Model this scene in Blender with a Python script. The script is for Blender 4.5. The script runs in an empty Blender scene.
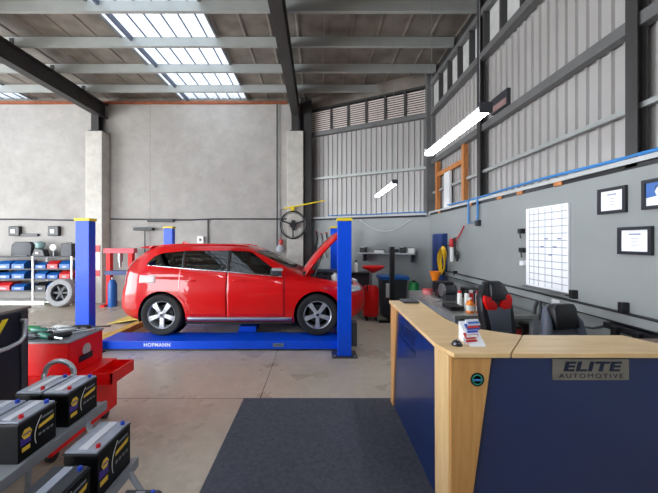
import bpy, bmesh, math, random
from mathutils import Vector, Matrix

random.seed(7)
C = bpy.context.scene.collection
R = math.radians
F, VX, VY, H = 310.0, 318.0, 241.0, 1.85      # focal length in pixels, vanishing point, eye height

# ------------------------------------------------------------------ camera
cam = bpy.data.cameras.new('camera')
cam.sensor_width = 36.0
cam.lens = 36.0 * F / 658.0
cam.shift_x = (329 - VX) / 658.0
cam.shift_y = -(246.5 - VY) / 658.0
cam.clip_start = 0.05
cam_o = bpy.data.objects.new('camera', cam)
cam_o.location = (0, 0, H)
cam_o.rotation_euler = (R(90), 0, 0)
C.objects.link(cam_o)
bpy.context.scene.camera = cam_o

# ------------------------------------------------------------------ sky, exposure
w = bpy.data.worlds.new('overcast_sky')
bpy.context.scene.world = w
w.use_nodes = True
bg = w.node_tree.nodes['Background']
bg.inputs[0].default_value = (0.90, 0.95, 1.0, 1)
bg.inputs[1].default_value = 10.5
vs = bpy.context.scene.view_settings
vs.view_transform = 'Standard'
vs.look = 'None'
vs.gamma = 1.0
vs.exposure = 0.56
vs.use_curve_mapping = False


def portal(name, loc, rot, sx, sy):
    l = bpy.data.lights.new(name, 'AREA')
    l.shape = 'RECTANGLE'
    l.size, l.size_y = sx, sy
    l.cycles.is_portal = True
    o = bpy.data.objects.new(name, l)
    o.location, o.rotation_euler = loc, rot
    C.objects.link(o)


DOOR_Y = -4.0
portal('doorway_daylight', (-9.0, DOOR_Y, 2.3), (R(90), 0, 0), 5.0, 4.6)
portal('side_door_daylight', (-14.0, 2.0, 2.3), (0, R(-90), 0), 4.6, 8.0)
portal('skylight_daylight', (-3.21, 2.8, 6.42), (0, 0, 0), 2.1, 13.6)
portal('skylight_daylight', (-9.9, 2.8, 6.42), (0, 0, 0), 2.1, 13.6)

# ------------------------------------------------------------------ materials


def lin(c):
    return tuple(((v / 255.0) / 12.92 if v / 255.0 <= 0.04045 else ((v / 255.0 + 0.055) / 1.055) ** 2.4) for v in c)


MATS = {}


def mat(name, rgb, rough=0.5, metal=0.0, var=0.06, scale=6.0, bump=0.0, bscale=60.0, coat=0.0, emit=None, estr=0.0, alpha=None, spec=None):
    if name in MATS:
        return MATS[name]
    m = bpy.data.materials.new(name)
    m.use_nodes = True
    nt = m.node_tree
    b = nt.nodes['Principled BSDF']
    c = lin(rgb)
    tc = nt.nodes.new('ShaderNodeTexCoord')
    if var > 0:
        n = nt.nodes.new('ShaderNodeTexNoise')
        n.inputs['Scale'].default_value = scale
        n.inputs['Detail'].default_value = 5
        nt.links.new(tc.outputs['Object'], n.inputs['Vector'])
        r = nt.nodes.new('ShaderNodeValToRGB')
        r.color_ramp.elements[0].position = 0.3
        r.color_ramp.elements[1].position = 0.7
        r.color_ramp.elements[0].color = tuple(max(0, v * (1 - var)) for v in c) + (1,)
        r.color_ramp.elements[1].color = tuple(min(1, v * (1 + var)) for v in c) + (1,)
        nt.links.new(n.outputs['Fac'], r.inputs['Fac'])
        nt.links.new(r.outputs['Color'], b.inputs['Base Color'])
    else:
        b.inputs['Base Color'].default_value = c + (1,)
    b.inputs['Roughness'].default_value = rough
    b.inputs['Metallic'].default_value = metal
    b.inputs['Coat Weight'].default_value = coat
    b.inputs['Coat Roughness'].default_value = 0.04
    if spec is not None:
        b.inputs['Specular IOR Level'].default_value = spec
    if emit:
        b.inputs['Emission Color'].default_value = lin(emit) + (1,)
        b.inputs['Emission Strength'].default_value = estr
    if alpha is not None:
        b.inputs['Alpha'].default_value = alpha
    if bump > 0:
        n2 = nt.nodes.new('ShaderNodeTexNoise')
        n2.inputs['Scale'].default_value = bscale
        n2.inputs['Detail'].default_value = 4
        nt.links.new(tc.outputs['Object'], n2.inputs['Vector'])
        bp = nt.nodes.new('ShaderNodeBump')
        bp.inputs['Strength'].default_value = bump
        bp.inputs['Distance'].default_value = 0.01
        nt.links.new(n2.outputs['Fac'], bp.inputs['Height'])
        nt.links.new(bp.outputs['Normal'], b.inputs['Normal'])
    MATS[name] = m
    return m


def stained(name, base, dark, light, rough, joints=None, big=0.5, fine=9.0, bump=0.15, rough2=None):
    """concrete: broad cloudy tone, fine mottling, small dark spots, straight saw-cut joints"""
    m = bpy.data.materials.new(name)
    m.use_nodes = True
    nt = m.node_tree
    N = nt.nodes.new
    L = nt.links.new
    b = nt.nodes['Principled BSDF']
    tc = N('ShaderNodeTexCoord')

    def noise(sc, det=6, rgh=0.6):
        n = N('ShaderNodeTexNoise')
        n.inputs['Scale'].default_value = sc
        n.inputs['Detail'].default_value = det
        n.inputs['Roughness'].default_value = rgh
        L(tc.outputs['Object'], n.inputs['Vector'])
        return n

    def ramp(src, p0, p1, c0, c1):
        r = N('ShaderNodeValToRGB')
        r.color_ramp.elements[0].position, r.color_ramp.elements[1].position = p0, p1
        r.color_ramp.elements[0].color = tuple(c0) + (1,)
        r.color_ramp.elements[1].color = tuple(c1) + (1,)
        L(src, r.inputs['Fac'])
        return r.outputs['Color']

    def mix(a, bb, fac, mode='MIX'):
        x = N('ShaderNodeMix')
        x.data_type = 'RGBA'
        x.blend_type = mode
        if isinstance(fac, float):
            x.inputs[0].default_value = fac
        else:
            L(fac, x.inputs[0])
        for s, v in ((6, a), (7, bb)):
            if isinstance(v, tuple):
                x.inputs[s].default_value = v + (1,)
            else:
                L(v, x.inputs[s])
        return x.outputs[2]
    c = ramp(noise(big).outputs['Fac'], 0.35, 0.65, lin(base), lin(light))
    c2 = ramp(noise(fine, 8, 0.7).outputs['Fac'], 0.35, 0.7, (0.80, 0.80, 0.80), (1.0, 1.0, 1.0))
    c = mix(c, c2, 1.0, 'MULTIPLY')
    sp = ramp(noise(2.3, 9, 0.75).outputs['Fac'], 0.62, 0.74, (0, 0, 0), (0.75, 0.75, 0.75))
    c = mix(c, lin(dark), sp)
    if joints:
        sx = N('ShaderNodeSeparateXYZ')
        L(tc.outputs['Object'], sx.inputs[0])
        for ax, val, wd in joints:
            s = N('ShaderNodeMath')
            s.operation = 'SUBTRACT'
            L(sx.outputs[ax], s.inputs[0])
            s.inputs[1].default_value = val
            a = N('ShaderNodeMath')
            a.operation = 'ABSOLUTE'
            L(s.outputs[0], a.inputs[0])
            t = N('ShaderNodeMath')
            t.operation = 'LESS_THAN'
            L(a.outputs[0], t.inputs[0])
            t.inputs[1].default_value = wd
            c = mix(c, lin((92, 84, 76)), t.outputs[0])
    L(c, b.inputs['Base Color'])
    b.inputs['Roughness'].default_value = rough
    if rough2 is not None:
        rr = ramp(noise(1.1).outputs['Fac'], 0.4, 0.6, (rough,) * 3, (rough2,) * 3)
        L(rr, b.inputs['Roughness'])
    bp = N('ShaderNodeBump')
    bp.inputs['Strength'].default_value = bump
    bp.inputs['Distance'].default_value = 0.01
    L(noise(14.0).outputs['Fac'], bp.inputs['Height'])
    L(bp.outputs['Normal'], b.inputs['Normal'])
    MATS[name] = m
    return m


def wood(name, rgb, dark, rough=0.35, scale=(1, 1, 1), wscale=6.0, dist=2.0):
    m = bpy.data.materials.new(name)
    m.use_nodes = True
    nt = m.node_tree
    b = nt.nodes['Principled BSDF']
    tc = nt.nodes.new('ShaderNodeTexCoord')
    mp = nt.nodes.new('ShaderNodeMapping')
    mp.inputs['Scale'].default_value = scale
    n = nt.nodes.new('ShaderNodeTexNoise')
    n.inputs['Scale'].default_value = wscale
    n.inputs['Detail'].default_value = 6
    n.inputs['Distortion'].default_value = dist
    r = nt.nodes.new('ShaderNodeValToRGB')
    r.color_ramp.elements[0].position, r.color_ramp.elements[1].position = 0.35, 0.68
    r.color_ramp.elements[0].color = lin(dark) + (1,)
    r.color_ramp.elements[1].color = lin(rgb) + (1,)
    nt.links.new(tc.outputs['Object'], mp.inputs['Vector'])
    nt.links.new(mp.outputs[0], n.inputs['Vector'])
    nt.links.new(n.outputs['Fac'], r.inputs['Fac'])
    nt.links.new(r.outputs['Color'], b.inputs['Base Color'])
    b.inputs['Roughness'].default_value = rough
    MATS[name] = m
    return m


M_floor = stained('floor_concrete', (182, 169, 150), (122, 108, 92), (202, 191, 174), 0.42,
                  joints=[(1, 3.64, 0.007), (0, -0.68, 0.006), (0, -5.4, 0.006), (1, -0.6, 0.007)], rough2=0.24, bump=0.06)
M_wall = stained('wall_concrete', (170, 165, 160), (134, 125, 114), (188, 184, 180), 0.75, joints=[(0, -5.2, 0.004)], big=0.35, fine=2.5)
M_pill = stained('column_concrete', (200, 196, 186), (160, 150, 136), (216, 212, 204), 0.75, fine=4)
M_grey = mat('grey_wall_paint', (143, 147, 146), 0.45, var=0.05, scale=1.5, bump=0.06)
M_sheet = mat('zincalume_sheet', (178, 175, 173), 0.45, 0.15, var=0.05, scale=1.2)
M_roof = mat('roof_foil', (138, 130, 122), 0.5, 0.3, var=0.3, scale=2.4, bump=0.3, bscale=25)
M_purlin = mat('galvanised_purlin', (176, 180, 178), 0.45, 0.3, var=0.08, scale=2)
M_dark = mat('dark_steel_paint', (62, 60, 60), 0.5, 0.1, var=0.12, scale=4)
M_girt = mat('grey_girt_steel', (112, 112, 112), 0.5, 0.2, var=0.12, scale=3)
M_rust = mat('rusty_angle', (150, 84, 54), 0.8, var=0.3, scale=6)
M_white = mat('white_paint', (228, 229, 230), 0.45, var=0.03)
M_paper = mat('white_paper', (238, 239, 243), 0.6, var=0.02)
M_black = mat('black_plastic', (24, 24, 27), 0.4, var=0.15)
M_rubber = mat('black_rubber', (30, 30, 32), 0.75, var=0.1)
M_blk2 = mat('dark_grey_plastic', (52, 54, 60), 0.5, var=0.1)
M_blue = mat('lift_blue_paint', (0, 78, 222), 0.4, var=0.06, scale=3, coat=0.15, spec=0.3)
M_yel = mat('safety_yellow_paint', (240, 212, 30), 0.45, var=0.08)
M_ramp = mat('worn_yellow_ramp', (214, 186, 92), 0.6, var=0.2, scale=12)
M_red = mat('tool_red_paint', (226, 10, 12), 0.4, var=0.05, coat=0.15, spec=0.3)
M_car = mat('car_red_paint', (212, 2, 8), 0.4, var=0.0, coat=0.8, spec=0.2)
M_chrome = mat('bright_chrome', (205, 208, 212), 0.15, 1.0, var=0.0)
M_alloy = mat('silver_alloy', (196, 199, 204), 0.32, 0.55, var=0.03)
M_steel = mat('brushed_steel', (150, 152, 155), 0.35, 0.8, var=0.08, scale=8)
M_grytube = mat('grey_tube_paint', (140, 144, 150), 0.4, 0.2, var=0.06)
M_bench = mat('worn_bench_steel', (160, 160, 156), 0.35, 0.5, var=0.25, scale=7)
M_carpet = mat('blue_grey_mat', (74, 77, 88), 0.95, var=0.22, scale=30, bump=0.6, bscale=160)
M_navy = mat('navy_laminate', (12, 38, 88), 0.3, var=0.05, scale=2, coat=0.5)
M_wood = wood('beech_laminate', (232, 198, 146), (218, 180, 124), 0.32, (1, 7, 1), 3.0, 0.6)
M_woodv = wood('beech_upright', (210, 158, 96), (190, 136, 76), 0.38, (9, 9, 0.7), 2.5, 0.8)
M_wooddk = wood('brown_laminate', (122, 84, 60), (96, 62, 42), 0.35, (1, 6, 1), 3.0)
M_pine = wood('orange_pine', (206, 140, 84), (176, 108, 56), 0.6, (6, 6, 0.8), 3.0)
M_bblue = mat('bin_blue', (22, 88, 162), 0.4, var=0.08)
M_bred = mat('bin_red', (196, 36, 40), 0.4, var=0.08)
M_hose = mat('hose_blue', (66, 134, 200), 0.4, var=0.05)
M_teal = mat('teal_green', (24, 116, 96), 0.4, var=0.1)
M_orange = mat('orange_plastic', (240, 130, 20), 0.4, var=0.05)
M_green = mat('green_plastic', (30, 140, 70), 0.4, var=0.1)
M_purple = mat('battery_purple', (62, 44, 140), 0.4, var=0.0)
M_ylabel = mat('battery_yellow', (236, 196, 60), 0.4, var=0.0)
M_btop = mat('battery_grey_lid', (152, 158, 172), 0.3, var=0.08, scale=20)
M_tblue = mat('terminal_blue', (28, 70, 190), 0.4, var=0.0)
M_tred = mat('terminal_red', (206, 24, 36), 0.4, var=0.0)
M_tube = mat('lit_tube', (255, 255, 255), 0.5, var=0.0, emit=(240, 247, 255), estr=23.0)
M_tyre_w = mat('dusty_tyre', (150, 150, 152), 0.8, var=0.12, scale=18)
M_leather = mat('grey_leather', (92, 98, 112), 0.4, var=0.08)
M_blkl = mat('black_leather', (26, 27, 32), 0.38, var=0.1)
M_cblue = mat('cupboard_blue', (22, 50, 112), 0.4, var=0.08)


M_ledge = mat('pale_ledge_paint', (184, 186, 186), 0.45, var=0.08)


def glass(name, tint, fac):
    m = bpy.data.materials.new(name)
    m.use_nodes = True
    nt = m.node_tree
    for n in list(nt.nodes):
        nt.nodes.remove(n)
    out = nt.nodes.new('ShaderNodeOutputMaterial')
    t = nt.nodes.new('ShaderNodeBsdfTransparent')
    t.inputs[0].default_value = lin(tint) + (1,)
    g = nt.nodes.new('ShaderNodeBsdfGlossy')
    g.inputs['Roughness'].default_value = 0.03
    fr = nt.nodes.new('ShaderNodeFresnel')
    fr.inputs[0].default_value = fac
    mx = nt.nodes.new('ShaderNodeMixShader')
    nt.links.new(fr.outputs[0], mx.inputs[0])
    nt.links.new(t.outputs[0], mx.inputs[1])
    nt.links.new(g.outputs[0], mx.inputs[2])
    nt.links.new(mx.outputs[0], out.inputs[0])
    MATS[name] = m
    return m


M_glass = glass('car_window_tint', (120, 128, 128), 1.9)
M_glassd = glass('dark_window_tint', (66, 68, 70), 1.9)
M_clear = glass('clear_glass', (235, 240, 240), 1.5)


def skylight_mat():
    m = bpy.data.materials.new('fibreglass_skylight')
    m.use_nodes = True
    nt = m.node_tree
    for n in list(nt.nodes):
        nt.nodes.remove(n)
    out = nt.nodes.new('ShaderNodeOutputMaterial')
    t = nt.nodes.new('ShaderNodeBsdfTransparent')
    t.inputs[0].default_value = (0.078, 0.085, 0.092, 1)
    g = nt.nodes.new('ShaderNodeBsdfTranslucent')
    g.inputs[0].default_value = (0.102, 0.11, 0.12, 1)
    mx = nt.nodes.new('ShaderNodeMixShader')
    mx.inputs[0].default_value = 0.72
    nt.links.new(t.outputs[0], mx.inputs[1])
    nt.links.new(g.outputs[0], mx.inputs[2])
    nt.links.new(mx.outputs[0], out.inputs[0])
    return m


M_sky = skylight_mat()

# ------------------------------------------------------------------ object helpers
ORG = {}


def tag(o, label=None, cat=None, group=None, kind=None):
    if label:
        o['label'] = label
    if cat:
        o['category'] = cat
    if group:
        o['group'] = group
    if kind:
        o['kind'] = kind
    return o


def thing(name, label, cat, loc=(0, 0, 0), group=None, rz=0.0):
    o = bpy.data.objects.new(name, None)
    o.empty_display_size = 0.1
    o.location = loc
    o.rotation_euler = (0, 0, rz)
    C.objects.link(o)
    ORG[o.name] = Vector(loc) if rz == 0 else Vector((0, 0, 0))
    return tag(o, label, cat, group)


class MB:
    def __init__(self):
        self.b = bmesh.new()

    def box(self, x0, x1, y0, y1, z0, z1, bev=0.0):
        vs_ = [self.b.verts.new((x, y, z)) for z in (z0, z1) for y in (y0, y1) for x in (x0, x1)]
        fs = [self.b.faces.new([vs_[i] for i in f]) for f in
              ((0, 2, 3, 1), (4, 5, 7, 6), (0, 1, 5, 4), (2, 6, 7, 3), (0, 4, 6, 2), (1, 3, 7, 5))]
        if bev > 0:
            es = list({e for f in fs for e in f.edges})
            bmesh.ops.bevel(self.b, geom=es, offset=bev, segments=2, affect='EDGES', profile=0.6)
        return self

    def obox(self, c, dims, rot=(0, 0, 0), bev=0.0):
        n = MB()
        dx, dy, dz = [d / 2 for d in dims]
        n.box(-dx, dx, -dy, dy, -dz, dz, bev)
        from mathutils import Euler
        mt = Matrix.Translation(Vector(c)) @ Euler(rot).to_matrix().to_4x4()
        self.join(n, mt)
        return self

    def join(self, other, mt=Matrix()):
        me = bpy.data.meshes.new('tmp')
        other.b.to_mesh(me)
        me.transform(mt)
        self.b.from_mesh(me)
        bpy.data.meshes.remove(me)
        other.b.free()
        return self

    def tube(self, pts, r, seg=10, cap=True, closed=False):
        pts = [Vector(p) for p in pts]
        n = len(pts)
        rings = []
        up = None
        for i, p in enumerate(pts):
            if closed:
                d = (pts[(i + 1) % n] - pts[i - 1]).normalized()
            else:
                d = (pts[min(i + 1, n - 1)] - pts[max(i - 1, 0)]).normalized()
            if up is None:
                up = Vector((0, 0, 1)) if abs(d.z) < 0.9 else Vector((0, 1, 0))
            a = d.cross(up)
            if a.length < 1e-6:
                a = d.cross(Vector((1, 0, 0)))
            a.normalize()
            bb = a.cross(d).normalized()
            up = bb
            rr = r[i] if isinstance(r, (list, tuple)) else r
            rings.append([self.b.verts.new(p + (a * math.cos(2 * math.pi * k / seg) + bb * math.sin(2 * math.pi * k / seg)) * rr) for k in range(seg)])
        for i in range(n if closed else n - 1):
            A, B = rings[i], rings[(i + 1) % n]
            for k in range(seg):
                self.b.faces.new((A[k], A[(k + 1) % seg], B[(k + 1) % seg], B[k]))
        if cap and not closed:
            self.b.faces.new(rings[0][::-1])
            self.b.faces.new(rings[-1])
        return self

    def lathe(self, prof, c=(0, 0, 0), axis='Z', seg=24, ring_=False):
        """prof: list of (radius, height)"""
        rings = []
        c = Vector(c)
        for r, h in prof:
            ring = []
            for k in range(seg):
                a = 2 * math.pi * k / seg
                x, y = math.cos(a) * r, math.sin(a) * r
                p = {'Z': (x, y, h), 'Y': (x, h, y), 'X': (h, x, y)}[axis]
                ring.append(self.b.verts.new(c + Vector(p)))
            rings.append(ring)
        for A, B in zip(rings, rings[1:] + (rings[:1] if ring_ else [])):
            for k in range(seg):
                self.b.faces.new((A[k], A[(k + 1) % seg], B[(k + 1) % seg], B[k]))
        if ring_:
            return self
        if prof[0][0] > 1e-5:
            self.b.faces.new(rings[0][::-1])
        if prof[-1][0] > 1e-5:
            self.b.faces.new(rings[-1])
        return self

    def prism(self, poly, axis, a0, a1, bev=0.0):
        """poly: 2-D points; axis: the extrusion axis ('X': points are (y,z), 'Y': (x,z), 'Z': (x,y))"""
        def P(p, a):
            return {'X': (a, p[0], p[1]), 'Y': (p[0], a, p[1]), 'Z': (p[0], p[1], a)}[axis]
        A = [self.b.verts.new(P(p, a0)) for p in poly]
        B = [self.b.verts.new(P(p, a1)) for p in poly]
        n = len(poly)
        fs = [self.b.faces.new(A[::-1]), self.b.faces.new(B)]
        for k in range(n):
            fs.append(self.b.faces.new((A[k], A[(k + 1) % n], B[(k + 1) % n], B[k])))
        if bev > 0:
            es = list({e for f in fs for e in f.edges})
            bmesh.ops.bevel(self.b, geom=es, offset=bev, segments=2, affect='EDGES', profile=0.6)
        return self

    def quad(self, *pts):
        self.b.faces.new([self.b.verts.new(p) for p in pts])
        return self

    def grid(self, fn, us, vs2):
        g = [[self.b.verts.new(fn(u, v)) for v in vs2] for u in us]
        for i in range(len(us) - 1):
            for j in range(len(vs2) - 1):
                self.b.faces.new((g[i][j], g[i + 1][j], g[i + 1][j + 1], g[i][j + 1]))
        return self

    def xf(self, mt):
        bmesh.ops.transform(self.b, matrix=mt, verts=self.b.verts)
        return self

    def build(self, name, m, parent=None, smooth=False, world=True):
        bmesh.ops.recalc_face_normals(self.b, faces=self.b.faces)
        me = bpy.data.meshes.new(name)
        self.b.to_mesh(me)
        self.b.free()
        me.materials.append(m)
        if smooth:
            for p in me.polygons:
                p.use_smooth = True
            try:
                me.set_sharp_from_angle(angle=R(38))
            except Exception:
                pass
        o = bpy.data.objects.new(name, me)
        C.objects.link(o)
        if parent is not None:
            o.parent = parent
            org = ORG.get(parent.name, Vector((0, 0, 0)))
            ORG[o.name] = Vector((0, 0, 0)) if parent.type == 'EMPTY' else ORG.get(parent.name, Vector((0, 0, 0)))
            if parent.type == 'EMPTY':
                me.transform(Matrix.Translation(-org))
                ORG[o.name] = org
            else:
                me.transform(Matrix.Translation(-ORG.get(parent.name, Vector((0, 0, 0)))))
                ORG[o.name] = ORG.get(parent.name, Vector((0, 0, 0)))
        return o


def struct(name, mb, m, smooth=False):
    return tag(mb.build(name, m, None, smooth), kind='structure')


def single(name, mb, m, label, cat, group=None, smooth=False):
    return tag(mb.build(name, m, None, smooth), label, cat, group)


def copy_tree(o, parent=None):
    c = o.copy()
    C.objects.link(c)
    if parent is not None:
        c.parent = parent
    for ch in list(o.children):
        copy_tree(ch, c)
    return c


def dup(o, loc, rz, label):
    c = copy_tree(o)
    c.location = loc
    c.rotation_euler = (0, 0, rz)
    c['label'] = label
    return c


def text_mesh(s, size, depth, shear=0.0, bold=0.0, spacing=1.0):
    cu = bpy.data.curves.new('t', 'FONT')
    cu.body = s
    cu.size = size
    cu.extrude = depth
    cu.shear = shear
    cu.offset = bold
    cu.space_character = spacing
    cu.align_x = 'CENTER'
    cu.align_y = 'CENTER'
    o = bpy.data.objects.new('t', cu)
    C.objects.link(o)
    bpy.context.view_layer.update()
    me = bpy.data.meshes.new_from_object(o.evaluated_get(bpy.context.evaluated_depsgraph_get()))
    bpy.data.objects.remove(o)
    n = MB()
    n.b.from_mesh(me)
    bpy.data.meshes.remove(me)
    return n


def text_on(s, size, centre, right, up, depth=0.001, wide=1.0, **kw):
    """raised lettering lying in the plane of the unit vectors right and up"""
    t = text_mesh(s, size, depth, **kw)
    t.xf(Matrix.Diagonal((wide, 1, 1, 1)))
    r_, u_ = Vector(right).normalized(), Vector(up).normalized()
    n_ = r_.cross(u_)
    mt = Matrix((r_, u_, n_)).transposed().to_4x4()
    mt.translation = Vector(centre)
    return t.xf(mt)


def at(x, y, Y):
    return Vector(((x - VX) * Y / F, Y, H + (VY - y) * Y / F))


def atx(x, y, X):
    Y = F * X / (x - VX)
    return Vector((X, Y, H + (VY - y) * Y / F))


# ------------------------------------------------------------------ room shell
XL, XR, YB = -14.0, 2.9, 9.6
ZC = 6.27
struct('floor', MB().box(XL, 4.0, -9.0, 11.0, -0.15, 0.0), M_floor)
mb = MB().box(XL, -0.45, YB, YB + 0.2, 0, 6.12)
struct('wall_back', mb, M_wall)
# left wall with its open roller doorway
mb = MB().box(XL - 0.2, XL, DOOR_Y, -2.0, 0, 6.4)
mb.box(XL - 0.2, XL, 6.0, YB + 0.2, 0, 6.4)
mb.box(XL - 0.2, XL, -2.0, 6.0, 4.6, 6.4)
struct('wall_left', mb, M_wall)
# front wall with the open roller doorway behind the camera
mb = MB().box(XL, -11.5, DOOR_Y - 0.2, DOOR_Y, 0, 6.4)
mb.box(-6.5, 3.3, DOOR_Y - 0.2, DOOR_Y, 0, 6.4)
mb.box(-11.5, -6.5, DOOR_Y - 0.2, DOOR_Y, 4.6, 6.4)
struct('wall_front', mb, M_dark)

# angled wall
A0, B0 = Vector((-0.5, 9.72, 0)), Vector((2.9, 8.03, 0))
AD = (B0 - A0).normalized()
AN = Vector((AD.y, -AD.x, 0))
if AN.y > 0:
    AN = -AN
AL = (B0 - A0).length


def aw(s, off, z):
    p = A0 + AD * s + AN * off
    return Vector((p.x, p.y, z))


def aw_px(x, off=0.0):
    """run along the angled wall seen at image column x"""
    k = (x - VX) / F
    o = A0 + AN * off
    return (k * o.y - o.x) / (AD.x - k * AD.y)


def slab(fn, s0, s1, o0, o1, z0, z1):
    m_ = MB()
    vs_ = [m_.b.verts.new(fn(s, o, z)) for z in (z0, z1) for o in (o0, o1) for s in (s0, s1)]
    for f in ((0, 2, 3, 1), (4, 5, 7, 6), (0, 1, 5, 4), (2, 6, 7, 3), (0, 4, 6, 2), (1, 3, 7, 5)):
        m_.b.faces.new([vs_[i] for i in f])
    return m_


def rw(s, off, z):
    """right wall: s runs towards the camera from the corner, off into the room"""
    return Vector((XR - off, B0.y - s, z))


ZG = 2.53
struct('wall_angled', slab(aw, -0.3, AL + 0.02, -0.2, 0.0, 0, ZG), M_grey)
RL = B0.y - DOOR_Y
struct('wall_right', slab(rw, -0.1, RL, -0.2, 0.0, 0, ZG), M_grey)


def sheet(fn, s0, s1, z0, z1, off, pitch=0.15, d=0.032):
    m_ = MB()
    prof = []
    s = s0
    while s < s1:
        for ds, o in ((0, 0), (0.100, 0), (0.108, d), (0.128, d), (0.136, 0)):
            if s + ds <= s1:
                prof.append((s + ds, off + o))
        s += pitch
    lo = [m_.b.verts.new(fn(a, b_, z0)) for a, b_ in prof]
    hi = [m_.b.verts.new(fn(a, b_, z1)) for a, b_ in prof]
    for i in range(len(prof) - 1):
        m_.b.faces.new((lo[i], lo[i + 1], hi[i + 1], hi[i]))
    return m_


struct('wall_angled_cladding', sheet(aw, -0.2, AL + 0.22, ZG, 5.15, -0.16), M_sheet)
struct('wall_right_cladding', sheet(rw, -0.25, RL, ZG, 5.25, -0.16), M_sheet)
# upper wall strip above the louvres
struct('wall_angled_top', slab(aw, -0.3, AL + 0.1, -0.12, -0.08, 5.88, 6.42), M_roof)
struct('wall_right_top', slab(rw, -0.1, RL, -0.14, -0.10, 5.98, 6.4), M_dark)
# backing so no sky shows between wall bodies
struct('wall_corner', MB().box(-0.55, -0.35, 9.55, 9.95, 0, 6.3), M_dark)

# ceiling sheets with the skylight bays left open
SKY1, SKY2 = (-4.25, -2.17), (-10.95, -8.85)


def roof_strip(x0, x1, y0, y1, m_, name, d=0.022, pitch=0.57):
    mb_ = MB()
    prof = []
    x = x0
    while x < x1 - 1e-4:
        for dx, o in ((0, 0), (0.03, -d), (0.06, -d), (0.09, 0)):
            if x + dx <= x1:
                prof.append((x + dx, ZC + o + d))
        x += pitch
    prof.append((x1, ZC + d))
    a = [mb_.b.verts.new((p, y0, z)) for p, z in prof]
    b_ = [mb_.b.verts.new((p, y1, z)) for p, z in prof]
    for i in range(len(prof) - 1):
        mb_.b.faces.new((a[i], a[i + 1], b_[i + 1], b_[i]))
    return struct(name, mb_, m_)


roof_strip(XL, SKY2[0], DOOR_Y, 9.8, M_roof, 'ceiling')
roof_strip(SKY2[1], SKY1[0], DOOR_Y, 9.8, M_roof, 'ceiling')
roof_strip(SKY1[1], 3.3, DOOR_Y, 9.8, M_roof, 'ceiling')
k = 0
for (x0, x1) in (SKY1, SKY2):
    k += 1
    roof_strip(x0, x1, DOOR_Y, 9.8, M_sky, f'window_{k}', pitch=0.2)
    mb = MB()
    for i in range(6):
        xx = x0 + 0.20 + i * 0.33
        mb.box(xx, xx + (0.05 if i == 0 else 0.022), DOOR_Y, 9.6, ZC - 0.03 - (0.08 if i == 0 else 0), ZC - 0.005)
    struct(f'window_{k}_glazing_bars', mb, mat('glazing_bar_grey', (96, 104, 124), 0.6, var=0.0))
    struct(f'window_{k}_frame', MB().box(x0 - 0.02, x0 + 0.03, DOOR_Y, 9.6, ZC - 0.05, ZC).box(x1 - 0.03, x1 + 0.02, DOOR_Y, 9.6, ZC - 0.05, ZC), M_girt)

# purlins (C sections running across)
mb0 = MB()
prof = [(0, 0), (0.075, 0), (0.075, 0.02), (0.004, 0.02), (0.004, 0.18), (0.075, 0.18), (0.075, 0.2), (0, 0.2)]
prof = [(0.0, 0.0), (-0.06, 0.0), (-0.06, 0.025), (-0.055, 0.025), (-0.055, 0.006), (0.0, 0.006), (0.0, 0.194), (0.06, 0.194), (0.06, 0.2), (-0.006, 0.2), (-0.006, 0.006)]
prof = [(0, 0), (0.07, 0), (0.07, 0.022), (0.064, 0.022), (0.064, 0.006), (0.006, 0.006), (0.006, 0.2), (0, 0.2)]
mb0.prism(prof, 'X', XL, 2.93)
p0 = tag(mb0.build('roof_purlin', M_purlin), kind='structure')
p0.location = (0, 5.66, 6.05)
for i in range(1, 9):
    c = p0.copy()
    C.objects.link(c)
    c.location = (0, 5.66 - 1.02 * i, 6.05)
for i in range(1, 4):
    c = p0.copy()
    C.objects.link(c)
    c.location = (0, 5.66 + 1.02 * i, 6.05)


# rafters (I beams running away from the camera)
def ibeam(w_, h_, tf, tw):
    a, b_ = w_ / 2, h_
    return [(-a, 0), (a, 0), (a, tf), (tw / 2, tf), (tw / 2, b_ - tf), (a, b_ - tf), (a, b_), (-a, b_), (-a, b_ - tf), (-tw / 2, b_ - tf), (-tw / 2, tf), (-a, tf)]


for x in (-0.68, -6.6, -12.4):
    mb = MB().prism([(x + a, 5.62 + b_) for a, b_ in ibeam(0.22, 0.43, 0.02, 0.014)], 'Y', DOOR_Y, YB)
    for i in range(-8, 4):
        mb.box(x - 0.05, x + 0.05, 5.665 + 1.02 * i - 0.012, 5.658 + 1.02 * i, 6.05, 6.22)
    struct('steel_rafter', mb, M_dark)
# concrete columns with the steel stub on top
for x0, x1 in ((-6.95, -6.45), (-0.93, -0.44)):
    mb = MB().box(x0, x1, 9.25, YB + 0.02, 0, 5.14, 0.015)
    o = struct('concrete_column', mb, M_pill)
    mb = MB().box((x0 + x1) / 2 - 0.11, (x0 + x1) / 2 + 0.11, 9.3, 9.32, 5.14, 5.66)
    mb.box((x0 + x1) / 2 - 0.11, (x0 + x1) / 2 + 0.11, 9.5, 9.52, 5.14, 5.66)
    mb.box((x0 + x1) / 2 - 0.01, (x0 + x1) / 2 + 0.01, 9.32, 9.5, 5.14, 5.66)
    mb.box((x0 + x1) / 2 - 0.17, (x0 + x1) / 2 + 0.17, 9.27, 9.56, 5.14, 5.165)
    struct('column_head_steel', mb, M_dark)
struct('trim_1', MB().box(XL, -0.95, YB - 0.07, YB, 6.08, 6.15), M_rust)
struct('wall_back_flashing', MB().box(XL, 3.2, YB + 0.05, YB + 0.1, 6.1, 6.42), M_roof)
# dark steel corner post beside the right concrete column
struct('trim_2', MB().box(-0.42, -0.2, 9.35, 9.6, 0, 6.1), M_dark)
struct('trim_3', MB().box(XR - 0.09, XR + 0.3, B0.y - 0.03, B0.y + 0.25, ZG, 6.3), M_girt)


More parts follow.
